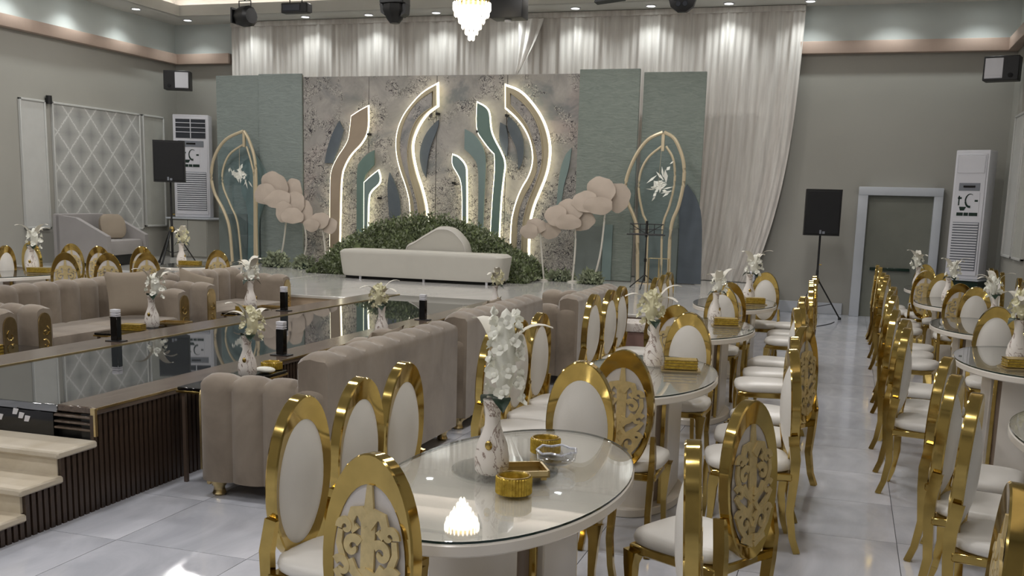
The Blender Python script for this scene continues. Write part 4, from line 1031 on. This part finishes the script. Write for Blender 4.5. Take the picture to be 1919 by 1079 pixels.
# ------------------------------------------------------------------ table prototype
def oval(a, b, n=64, e=1.0): return [(a * math.cos(2 * PI * k / n), b * math.sin(2 * PI * k / n)) for k in range(n)]
def rim_solid(a, b, z0, z1, bev=.006):
    g = G(); n = 72; prof = [(a - bev, b - bev, z0), (a, b, z0 + bev), (a, b, z1 - bev), (a - bev, b - bev, z1)]
    v = []; f = []
    for (p, q, z) in prof: v += [(p * math.cos(2 * PI * k / n), q * math.sin(2 * PI * k / n), z) for k in range(n)]
    for j in range(3):
        for k in range(n): l = (k + 1) % n; f.append((j * n + k, j * n + l, (j + 1) * n + l, (j + 1) * n + k))
    f += [tuple(range(n - 1, -1, -1)), tuple(3 * n + k for k in range(n))]
    return g.add(v, f)
TA, TB = .44, .83
TB0 = None
def table(x, y, label, group):
    global TB0
    if TB0 is not None: return dup(TB0, (x, y, 0), 0, label, group)
    t = thing('oval_table', label, 'table', (x, y, 0), 0, group)
    put('tabletop', rim_solid(TA, TB, .71, .752), 'lacquer', t)
    gt = put('glass_top', rim_solid(TA - .004, TB - .004, .753, .763, .002), 'table_glass', t)
    g = G(); n = 72; v = []; f = []
    for z in (.7535, .7615): v += [((TA - .003) * math.cos(2 * PI * k / n), (TB - .003) * math.sin(2 * PI * k / n), z) for k in range(n)]
    for k in range(n): l = (k + 1) % n; f.append((k, l, n + l, n + k))
    put('glass_edge', g.add(v, f), 'glass_edge', gt)
    put('pedestal', G().prism([(p[0], p[1]) for p in oval(.2, .40, 32)], .05, .71), 'lacquer_taupe', t)
    for s_ in (-1, 1):
        arc = [(.17 * math.sin(a), s_ * (.36 + .09 * math.cos(a))) for a in [(-1.2 + 2.4 * k / 8) for k in range(9)]]
        inn = [(p[0] * .8, p[1] - s_ * .04) for p in reversed(arc)]
        put('pilaster', G().prism(arc + inn, .05, .71), 'lacquer', t)
        put('side_slab', G().box(s_ * .19 - .02, s_ * .19 + .02, -.24, .24, .05, .71, .006), 'lacquer', t)
        for q in (-1, 1): put('gold_strip', G().box(s_ * .185 - .012, s_ * .185 + .012, q * .29 - .012, q * .29 + .012, .05, .71, .002), 'gold', t)
    put('base_plate', rim_solid(.27, .50, 0, .05), 'lacquer', t)
    TB0 = t; return t

# ------------------------------------------------------------------ table ware
def vase_flowers(x, y, z, label, variant, sc=1.0, rz=0.0, group='flower vases'):
    t = thing('flower_vase', label, 'vase', (x, y, z), rz, group); t.scale = (sc, sc, sc)
    rnd = random.Random(variant * 13 + 5)
    put('vase', G().lathe([(.0, .0), (.052, .0), (.062, .012), (.064, .06), (.056, .11), (.040, .15), (.030, .18), (.028, .22), (.034, .262), (.038, .275), (.03, .272)], 22), 'vase_marble', t)
    put('gold_charm', G().puff(0, -.058, .115, .014, .006, .018, 1.0, 8, 6), 'gold', t)
    nb = [26, 16, 14][variant % 3]
    bl = G(); c0 = Vector((.045, 0, .30)); top = [.60, .47, .46][variant % 3]
    for k in range(nb):
        f_ = k / nb
        zc = .28 + (top - .28) * f_; rr = .062 * (1 - .35 * f_) if variant % 3 == 0 else .075 * math.sin(PI * (0.25 + .7 * f_))
        a = k * 2.4; c = Vector((.04 + rr * math.cos(a), rr * math.sin(a), zc + rnd.uniform(-.012, .012)))
        outw = Vector((math.cos(a), math.sin(a), .3)).normalized()
        for p in range(5):
            b = p * 2 * PI / 5 + rnd.random()
            u_ = outw.cross(Vector((0, 0, 1))).normalized(); w_ = outw.cross(u_)
            d = (u_ * math.cos(b) + w_ * math.sin(b)); s_ = outw.cross(d)
            r = rnd.uniform(.024, .034)
            q = [c - outw * .012, c + d * r * .5 + s_ * r * .5 + outw * .006, c + d * r + s_ * r * .25 + outw * .014, c + d * r - s_ * r * .25 + outw * .014, c + d * r * .5 - s_ * r * .5 + outw * .006]
            bl.add(q, [(0, 1, 2, 3, 4)])
        bl.puff(c.x, c.y, c.z, .014, .014, .012, 1.0, 6, 5)
    bl.puff(.04, 0, (.28 + top) / 2, .04, .04, (top - .26) / 2, 1.0, 10, 8)
    put('blossoms', mesh(bl, 'blossoms', True, 50), 'blossom' if variant % 2 == 0 else 'blossom_cream', t)
    for k in range([2, 3, 4][variant % 3]):
        a = rnd.uniform(-1.2, 1.2) + k * 2.1; ln = rnd.uniform(.18, .3); L_ = G()
        def fr_(u, v, a=a, ln=ln):
            wd = .034 * math.sin(PI * (0.12 + .8 * u)) + .004; zz = .30 + ln * u - .12 * u ** 3; rr = .02 + .16 * u ** 1.7
            off = (v - .5) * 2 * wd
            return (.03 + rr * math.cos(a) - off * math.sin(a), rr * math.sin(a) + off * math.cos(a), zz + .012 * abs(v - .5) + (.12 if variant % 3 == 0 else .05))
        L_.grid(fr_, 10, 4); put('dried_leaf', L_, 'dried_leaf', t)
    for k in range(2):
        a = 2.5 + k * 2.6; L_ = G()
        def gr_(u, v, a=a):
            wd = .035 * math.sin(PI * min(1, .1 + .9 * u)); rr = .015 + .085 * u; off = (v - .5) * 2 * wd
            return (.02 + rr * math.cos(a) - off * math.sin(a), rr * math.sin(a) + off * math.cos(a), .275 + .03 * math.sin(u * 3) - .04 * u + .01 * abs(v - .5))
        L_.grid(gr_, 8, 4); put('green_leaf', L_, 'dark_leaf', t)
    return t
def ribbed(r, h, n=36):
    g = G(); m = n * 2
    def fn(u, v):
        prof = [(0, 0), (.93, 0), (1, .06), (1, .5), (1, .94), (.94, 1.0), (.84, 1.0), (.80, .9), (.78, .3), (0, .3)][int(round(v * 9))]
        k = 1 + (.03 * math.cos(u * 2 * PI * n) if 0 < v < .6 else 0)
        return (r * prof[0] * k * math.cos(2 * PI * u), r * prof[0] * k * math.sin(2 * PI * u), h * prof[1])
    return g.grid(fn, m, 10, cu=True)
gb = None; GBM = None
def gold_bowl(x, y, z, r, h, label):
    t = thing('candle_bowl', label, 'bowl', (x, y, z), 0, 'ribbed amber-gold bowls')
    put('ribbed_drum', ribbed(r, h), 'honey_glass', t); put('rim', G().tube([(r * .9 * math.cos(a * PI / 12), r * .9 * math.sin(a * PI / 12), h) for a in range(24)], .004, 6, True), 'gold_dark', t)
def gold_tray(x, y, z, w_, d, label, rz=0.3):
    t = thing('gold_tray', label, 'tray', (x, y, z), rz, 'small gold trays')
    put('plate', G().box(-w_ / 2, w_ / 2, -d / 2, d / 2, .012, .018), 'gold', t)
    put('rim', G().box(-w_ / 2, w_ / 2, -d / 2, -d / 2 + .008, .012, .036).box(-w_ / 2, w_ / 2, d / 2 - .008, d / 2, .012, .036).box(-w_ / 2, -w_ / 2 + .008, -d / 2, d / 2, .012, .036).box(w_ / 2 - .008, w_ / 2, -d / 2, d / 2, .012, .036), 'gold_soft', t)
    put('foot', G().box(-w_ / 2 + .01, -w_ / 2 + .03, -d / 2 + .01, -d / 2 + .03, 0, .012).box(w_ / 2 - .03, w_ / 2 - .01, -d / 2 + .01, -d / 2 + .03, 0, .012).box(-w_ / 2 + .01, -w_ / 2 + .03, d / 2 - .03, d / 2 - .01, 0, .012).box(w_ / 2 - .03, w_ / 2 - .01, d / 2 - .03, d / 2 - .01, 0, .012), 'gold_dark', t)
def gold_box(x, y, z, label, w_=.2, d=.12, h=.07, rz=0.2):
    t = thing('gold_box', label, 'box', (x, y, z), rz, 'openwork gold tissue boxes')
    put('body', G().box(-w_ / 2, w_ / 2, -d / 2, d / 2, .01, h, .004), 'honey_glass', t)
    b = G()
    for k in range(4): b.box(-w_ / 2 - .003, w_ / 2 + .003, -d / 2 - .003, d / 2 + .003, .012 + k * h * .25, .017 + k * h * .25)
    put('banding', b, 'gold', t)
    put('foot_rail', G().box(-w_ / 2 - .02, w_ / 2 + .02, -d / 2 - .02, d / 2 + .02, 0, .008), 'gold_soft', t)

# tables of the centre row
ZT = .764
rowname = ['nearest', 'second', 'third', 'farthest']
CT = [(-1.13, 3.55), (-1.12, 6.12), (-1.13, 8.82), (-1.12, 11.4)]
for (x, y), n_ in zip(CT, rowname):
    table(x, y, 'cream oval glass-topped table, %s in the row left of the aisle' % n_, 'oval tables left of the aisle')
gl_ = 'chairs around the tables left of the aisle'
def lab(pos, n_, row): return 'gold oval chair, %s, %s table %s' % (pos, n_, row)
L_ = 'left of the aisle'; R_ = 'right of the aisle'
def side_set(lst, bx, face, nm, n_, row, grp, jit=2.0, turn=()):
    ordn = ['nearest', 'second', 'third', 'last']
    for k, y in enumerate(lst):
        chair(bx + random.uniform(-.03, .03), y, face + (turn[k] if k < len(turn) else 0) + random.uniform(-jit, jit), lab('%s seat on %s side' % (ordn[k] if k < len(lst) - 1 or k == 0 else 'farthest', nm), n_, row), grp)
side_set([3.28, 3.72, 4.17], -1.86, -90, 'sofa', 'nearest', L_, gl_, 1.5, (-7, -6, -6))
chair(-.38, 3.14, 97, lab('nearest seat on aisle side', 'nearest', L_), gl_)
chair(-.28, 3.9, 62, lab('farthest seat on aisle side', 'nearest', L_), gl_)
#side_set([3.16, 3.88], -.31, 90, 'aisle', 'nearest', L_, gl_, 1, (2, -27))
chair(-1.23, 2.56, -14, 'gold oval-back chair seen from behind, at the near end of the nearest table', gl_)
chair(-1.12, 4.60, 180, lab('cream pad showing at far end', 'nearest', L_), gl_)
side_set([5.62, 6.1, 6.55], -1.9, -90, 'sofa', 'second', L_, gl_, 1.5, (-7, -6, -6))
side_set([5.52, 6.08, 6.66], -.2, 90, 'aisle', 'second', L_, gl_, 2, (10, 6, -24))
chair(-1.02, 5.02, 0, lab('scrollwork back showing at near end', 'second', L_), gl_)
chair(-1.0, 7.16, 178, lab('cream pad showing at far end', 'second', L_), gl_)
side_set([8.2, 8.72, 9.2], -1.96, -90, 'sofa', 'third', L_, gl_, 1.5, (-7, -6, -6))
side_set([7.95, 8.5, 9.1], -.28, 90, 'aisle', 'third', L_, gl_, 2, (11, 6, -10))
chair(-1.17, 7.62, 4, lab('scrollwork back showing at near end', 'third', L_), gl_)
chair(-1.1, 9.98, 180, lab('cream pad showing at far end', 'third', L_), gl_)
side_set([10.6, 11.1, 11.6], -1.88, -90, 'sofa', 'farthest', L_, gl_, 1.5, (-7, -6, -6))
side_set([10.75, 11.35, 12.2], -.3, 90, 'aisle', 'farthest', L_, gl_)
chair(-1.07, 10.36, 3, lab('scrollwork back showing at near end', 'farthest', L_), gl_)
chair(-.88, 12.45, 176, lab('cream pad showing at far end', 'farthest', L_), gl_)
# right row
gr_ = 'chairs around the tables right of the aisle'
RT = [(1.24, 5.25), (1.22, 7.95), (1.22, 10.3), (1.22, 12.95), (1.22, 15.25)]
rn = ['nearest', 'second', 'third', 'fourth', 'farthest']
for (x, y), n_ in zip(RT, rn): table(x, y, 'cream oval glass-topped table, %s in the row right of the aisle' % n_, 'oval tables right of the aisle')
chair(.46, 2.98, -92, 'gold oval-back chair with scrollwork at the bottom right corner, edge-on', gr_)
side_set([4.5, 5.0, 5.62], .5, -90, 'aisle', 'nearest', R_, gr_, 2, (-13,-15,-18))
side_set([6.95, 7.5, 8.25], .36, -90, 'aisle', 'second', R_, gr_, 2, (-10,-16,-12))
chair(1.18, 9.08, 180, lab('cream pad showing at far end', 'second', R_), gr_)
side_set([9.75, 10.3, 10.9], .42, -90, 'aisle', 'third', R_, gr_, 2, (-14,-10,-12))
side_set([9.9, 10.6], 1.98, 90, 'wall', 'third', R_, gr_)
chair(1.28, 11.5, 180, lab('cream pad showing at far end', 'third', R_), gr_)
chair(1.17, 11.9, 0, lab('scrollwork back showing at near end', 'fourth', R_), gr_)
side_set([12.5, 13.0, 13.5], .42, -90, 'aisle', 'fourth', R_, gr_, 2, (-14,-10,-12))
side_set([12.5, 13.1, 13.6], 1.98, 90, 'wall', 'fourth', R_, gr_)
chair(1.15, 13.98, 180, lab('cream pad showing at far end', 'fourth', R_), gr_)
chair(.98, 14.25, 0, lab('scrollwork back showing at near end', 'farthest', R_), gr_)
side_set([14.9, 15.5], .42, -90, 'aisle', 'farthest', R_, gr_)
side_set([14.8, 15.4, 15.9], 1.98, 90, 'wall', 'farthest', R_, gr_)
chair(1.1, 16.3, 180, lab('cream pad showing at far end', 'farthest', R_), gr_)
# left area
table(-9.55, 10.1, 'cream oval glass-topped table behind the long left sofa', 'oval tables behind the left sofas')
table(-8.95, 13.05, 'cream oval glass-topped table behind the second left sofa, near the stage', 'oval tables behind the left sofas')
gg = 'chairs behind the left sofas'
chair(-11.05, 12.0, 180, 'dark gold scrollwork chair far behind the left table, left of the flowers', gg)
chair(-10.35, 10.75, -90, 'gold oval-back chair with cream pad at the left table, in front of the scrollwork chairs', gg)
chair(-11.5, 11.6, 25, 'dark gold scrollwork chair at the left edge of the picture', gg)
chair(-8.76, 10.02, 42, 'scrollwork chair in front of a twin, right of the left table flowers', gg)
chair(-10.2, 11.8, 40, 'gold chair behind the scrollwork chair right of the left table flowers', gg)
chair(-8.38, 10.3, 45, 'nearer of the two overlapping scrollwork chairs behind the long left sofa', gg)
chair(-9.5, 11.5, 42, 'farther of the two overlapping scrollwork chairs behind the long left sofa', gg)
chair(-8.12, 10.68, 40, 'rightmost scrollwork chair behind the long left sofa, below the vase', gg)
chair(-9.12, 11.9, 38, 'chair mostly hidden behind the rightmost scrollwork chair on the left', gg)
chair(-7.9, 11.85, 25, 'lone bright gold chair behind the second left sofa, near the stage', gg)

# table ware on the nearest table
tag(put('glass_plate', rim_solid(.20, .20, 0, .008, .002), 'table_glass', None, (-1.16, 3.58, ZT)), 'round clear glass plate under the vase on the nearest table', 'plate')
ZP = ZT + .009
vase_flowers(-1.185, 3.50, ZP, 'marble vase with tall white blossoms on the nearest table', 0, 1.0, .1)
gold_bowl(-1.035, 3.30, ZT + .001, .062, .062, 'amber-gold ribbed bowl at the front of the nearest table')
gold_bowl(-1.10, 3.92, ZT + .001, .06, .06, 'amber-gold ribbed bowl at the back of the nearest table')
gold_tray(-1.065, 3.50, ZP, .17, .15, 'flat gold tray beside the vase on the nearest table', .5)
t = thing('crystal_bowl', 'clear cut-crystal bowl between the gold bowls on the nearest table', 'bowl', (-1.0, 3.72, ZP))
put('bowl', G().lathe([(.0, .006), (.055, .006), (.075, .02), (.08, .055), (.074, .055), (.066, .022), (0, .014)], 12), 'crystal', t)
put('cut_rim', G().tube([(.077 * math.cos(a * PI / 6), .077 * math.sin(a * PI / 6), .055 + (.004 if a % 2 else -.004)) for a in range(12)], .005, 5, True), 'crystal_print', t)
put('foot', G().lathe([(.04, 0), (.045, .006), (.0, .007)], 12), 'crystal', t)
# others
vase_flowers(-1.12, 6.45, ZT, 'marble vase with round white bouquet and dark leaves on the second table', 1, 1.0, 2.6)
gold_box(-.93, 6.35, ZT, 'gold openwork box beside the vase on the second table left of the aisle')
vase_flowers(-1.10, 9.45, ZT, 'white vase with curled pale leaf on the third table left of the aisle', 2, .9, 1.0)
gold_box(-.95, 9.0, ZT, 'gold openwork box on the third table left of the aisle')
vase_flowers(-1.0, 11.6, ZT, 'white bouquet with large pale leaf on the farthest table by the curtain', 2, 1.1, .3)
gold_box(-.9, 11.3, ZT, 'gold openwork box on the farthest table left of the aisle')
vase_flowers(1.17, 7.85, ZT, 'pale hydrangea vase on the second table right of the aisle, at the picture edge', 1, 1.05, 1.2)
gold_box(1.14, 7.5, ZT, 'gold openwork box at the right picture edge on the second right table', .18)
vase_flowers(1.35, 10.6, ZT, 'white bouquet on the third table right of the aisle', 2, .95, 2.2)
vase_flowers(1.15, 13.1, ZT, 'white bouquet with arching leaf on the fourth table, before the air conditioner', 2, 1.0, 0)
vase_flowers(.95, 15.4, ZT, 'small white bouquet on the farthest table right of the aisle', 2, 1.0, 4)
vase_flowers(-9.55, 10.35, ZT, 'white vase with a wide bouquet on the left table behind the long sofa', 2, 1.15, .4)
gold_box(-9.35, 10.25, ZT, 'amber-gold box beside the wide bouquet on the left table', .26)
tag(put('tissue_box', G().box(-.12, .12, -.07, .07, 0, .07, .005), 'white_plastic', None, (-9.25, 10.6, ZT), (0, 0, .4)), 'white box beside the vase on the left table', 'box')
vase_flowers(-9.1, 12.75, ZT, 'white vase with pointed pale leaf behind the scrollwork chairs at left', 1, 1.1, 1.5)
gold_box(-8.85, 12.6, ZT, 'gold openwork box on the left table near the stage', .3)

# ------------------------------------------------------------------ sofas
def channel_slab(w_, h, th, n, top_r, bul=.034, nu=7):
    # upholstered slab: channels across the outer(+y side = -y?) face; local x width, z height, channel face at y=+th/2
    g = G(); prof = []
    prof.append((-th / 2, 0.0)); prof.append((-th / 2, h - top_r))
    for k in range(1, 8):
        a = PI - PI * k / 8; prof.append((th / 2 * math.cos(a), h - top_r + top_r * math.sin(a)))
    prof.append((th / 2, h - top_r)); prof.append((th / 2, h * .45)); prof.append((th / 2, 0.0))
    m = len(prof); U = n * nu
    v = []
    for j, (py_, pz_) in enumerate(prof):
        wgt = 0.0 if j <= 1 else min(1.0, (j - 1) / 3)
        for i in range(U + 1):
            u = i / U; s_ = abs(math.sin(PI * u * n)) ** .5
            d = bul * (s_ - 1) * wgt
            ny, nz = (1, 0) if j >= m - 3 else (0, 1) if 4 <= j <= m - 5 else (.7, .7)
            v.append((-w_ / 2 + w_ * u, py_ + d * ny, pz_ + d * nz * (1 if j > 1 else 0)))
    f = []
    for j in range(m - 1):
        for i in range(U): f.append((j * (U + 1) + i, j * (U + 1) + i + 1, (j + 1) * (U + 1) + i + 1, (j + 1) * (U + 1) + i))
    f.append(tuple(j * (U + 1) for j in range(m))); f.append(tuple(j * (U + 1) + U for j in range(m - 1, -1, -1)))
    return g.add(v, f)
def sofa(x, y, face, W, D, hb, ha, label, group, nch=8, arms=(1, 1)):
    rz = math.radians(face)
    t = thing('tufted_sofa', label, 'sofa', (x, y, 0), rz, group)
    put('base', G().box(-W / 2 + .04, W / 2 - .04, -D / 2 + .04, D / 2 - .03, .10, .30, .02), 'velvet', t)
    n = 2
    for k in range(n):
        a = -W / 2 + .2 + k * (W - .4) / n
        put('seat_cushion', G().box(a + .004, a + (W - .4) / n - .004, -D / 2 + .2, D / 2, .28, .44, .045), 'velvet', t)
    put('backrest', mesh(channel_slab(W - .04, hb - .10, .22, nch, .10), 'backrest', True, 50), 'velvet', t, (0, -D / 2 + .11, .10))
    for s_ in (-1, 1):
        # arm: slab turned so its channels face outwards, joined over the top
        g = channel_slab(D - .02, ha - .10, .21, 4, .10, .03)
        ar = put('arm', mesh(g, 'arm', True, 50), 'velvet', t, (s_ * (W / 2 - .105), 0.0, .10), (0, 0, -s_ * PI / 2))
        pl = [(-.075, .06)] + [(.075 * math.cos(a), ha - .26 + .09 * math.sin(a)) for a in [PI - PI * k / 10 for k in range(11)]] + [(.075, .06)]
        p_ = put('arm_plate', G().prism(pl, 0, .012, 'x'), 'gold_soft', ar); p_.location = (-s_ * (D / 2 - .008) - (0.012 if s_ > 0 else 0), 0, 0)
        sc_ = G()
        for q in range(3): sc_.tube([(0, p[0] * 1.2, p[1] * 1.2 + .16 + q * .12) for p in spiral(0, 0, .045, q, .9, 1, 10)], .006, 5)
        s2_ = put('arm_scroll', sc_, 'gold_dark', ar); s2_.location = (-s_ * (D / 2 + .006), 0, 0)
        for q in (-1, 1):
            put('leg', G().lathe([(.03, 0), (.042, .012), (.034, .03), (.032, .05), (.055, .085), (.07, .115)], 12, Matrix.Translation((s_ * (W / 2 - .085), q * (D / 2 - .085), 0))).box(*sorted((s_ * (W / 2 - .03), s_ * (W / 2 - .22))), *sorted((q * (D / 2 - .03), q * (D / 2 - .06))), .07, .105, .008), 'gold_soft', t)
    return t
gs = 'taupe channel-tufted velvet sofas'
sofa(-3.11, 6.08, 90, 2.06, .84, .90, .735, 'taupe velvet sofa nearest the camera, right of the catwalk', gs)
sofa(-3.14, 8.4, 90, 2.1, .84, .92, .75, 'second taupe velvet sofa right of the catwalk', gs)
sofa(-2.86, 10.6, 90, 1.9, .86, .90, .80, 'third taupe velvet sofa right of the catwalk, nearest the stage', gs)
sofa(-7.32, 8.6, -90, 2.3, .92, .86, .74, 'long taupe velvet sofa left of the catwalk with a square cushion', gs, 8)
sofa(-7.32, 11.0, -90, 1.9, .92, .84, .78, 'second taupe velvet sofa left of the catwalk, nearer the stage', gs, 7)
sofa(-7.32, 6.1, -90, 2.3, .92, .86, .74, 'taupe velvet sofa left of the catwalk, cut by the left picture edge', gs, 8)
def cushion(x, y, z, rot, label, m='cushion_fabric', s_=.25):
    g = G()
    def fn(u, v, sg=1):
        a, b = 2 * u - 1, 2 * v - 1
        h = .075 * ((1 - a ** 4) * (1 - b ** 4)) ** .55
        k = 1 - .08 * (1 - a * a) * abs(b) ** 3 ; k2 = 1 - .08 * (1 - b * b) * abs(a) ** 3
        return (a * s_ * k2, sg * h, b * s_ * k)
    g.grid(lambda u, v: fn(u, v, 1), 14, 14); g.grid(lambda u, v: fn(u, v, -1), 14, 14)
    t = thing('square_cushion', label, 'cushion', (x, y, z), 0, 'loose cushions on the sofas'); t.rotation_euler = rot
    put('cover', g, m, t); return t
cushion(-7.22, 9.2, .70, (-.28, 0, 1.0), 'taupe square cushion leaning at the far end of the long left sofa')
cushion(-7.35, 7.0, .66, (-.25, 0, 1.5), 'taupe cushion tucked behind the near arm of the left sofa')
cushion(-7.3, 10.5, .62, (-.35, .3, 1.2), 'taupe cushion leaning on the second left sofa near the stage')
cushion(-3.05, 6.5, .64, (-.3, 0, -1.6), 'taupe cushion peeping over the near sofa, right of the catwalk')
cushion(-3.1, 8.9, .66, (-.3, 0, -1.5), 'taupe cushion behind the back of the second right sofa')

# coffee tables between sofas and catwalk
def side_table(x, y, w_, d, h, label):
    t = thing('side_table', label, 'side table', (x, y, 0), 0, 'dark glass side tables')
    put('table_top', G().box(-w_ / 2, w_ / 2, -d / 2, d / 2, h - .02, h, .004), 'black_gloss', t)
    put('top_trim', G().box(-w_ / 2 - .006, w_ / 2 + .006, -d / 2 - .006, d / 2 + .006, h - .035, h - .02, .002), 'gold_dark', t)
    for a in (-1, 1):
        for b in (-1, 1): put('leg', G().bar([(a * (w_ / 2 - .03), b * (d / 2 - .03), h - .03), (a * (w_ / 2 - .03), b * (d / 2 - .03), 0)], .022, .022, (1, 0, 0)), 'walnut_trim', t)
side_table(-3.69, 5.70, .26, .86, .60, 'narrow dark side table beside the near sofa and catwalk')
side_table(-3.73, 8.05, .26, .8, .60, 'narrow dark side table before the second right sofa')
side_table(-3.66, 10.8, .3, .8, .60, 'narrow dark side table before the third right sofa')
side_table(-6.45, 8.5, .5, 1.0, .45, 'black glass side table before the long left sofa')
side_table(-6.45, 10.6, .5, 1.0, .45, 'black glass side table before the second left sofa')
side_table(-6.5, 6.55, .5, 1.0, .45, 'black glass side table at the left picture edge')
vase_flowers(-3.66, 5.80, .602, 'marble vase with cream bouquet beside the near sofa, against the catwalk glass', 1, .95, .2)
gold_bowl(-3.66, 6.1, .602, .07, .05, 'amber-gold ribbed bowl on the narrow table beside the near sofa')
tag(put('napkin_stack', G().puff(0, 0, .02, .07, .05, .02, .9), 'blossom', None, (-3.62, 5.95, .602)), 'white crumpled napkin beside the vase on the narrow near table', 'napkin')
vase_flowers(-3.73, 8.0, .602, 'white bouquet in marble vase before the second right sofa', 1, .95, 2.8)
vase_flowers(-3.7, 10.9, .602, 'small white bouquet by the end of the catwalk', 1, .9, 1)
vase_flowers(-6.5, 8.6, .452, 'marble vase with drooping pale leaf before the long left sofa', 2, 1.15, .2)
gold_box(-6.45, 8.25, .452, 'amber-gold box before the long left sofa', .2)
gold_tray(-6.42, 8.85, .452, .3, .2, 'gold tray behind the vase before the long left sofa', .2)
vase_flowers(-6.6, 10.55, .452, 'marble vase with feathery dried stems before the second left sofa', 2, 1.2, 2)
gold_box(-6.5, 10.25, .452, 'amber-gold box before the second left sofa', .16)
gold_tray(-6.4, 10.7, .452, .34, .16, 'gold tray with rails before the second left sofa', .1)
gold_box(-6.35, 6.4, .452, 'yellow-gold box on the black table at the left picture edge', .16, .1, .1)

t = thing('marble_plinth', 'low plinth with a pale veined top against the stage front, behind the chairs', 'plinth', (-2.45, 11.72, 0))
put('body', G().box(-.42, .42, -.22, .22, 0, .36, .01), 'pink_stone', t)
put('marble_top', G().box(-.45, .45, -.25, .25, .36, .46, .02), 'vase_marble', t)
# low white tiled table at the stage corner with a perfume-like bottle
t = thing('crystal_bottle', 'small crystal bottle with pointed stopper at the right corner of the stage', 'bottle', (-1.4, 16.6, STAGE))
put('bottle', G().lathe([(.05, 0), (.06, .05), (.05, .11), (.02, .14)], 10), 'vase_marble', t)
put('stopper', G().lathe([(.02, .14), (.05, .18), (.05, .26), (0, .36)], 8), 'crystal_print', t)
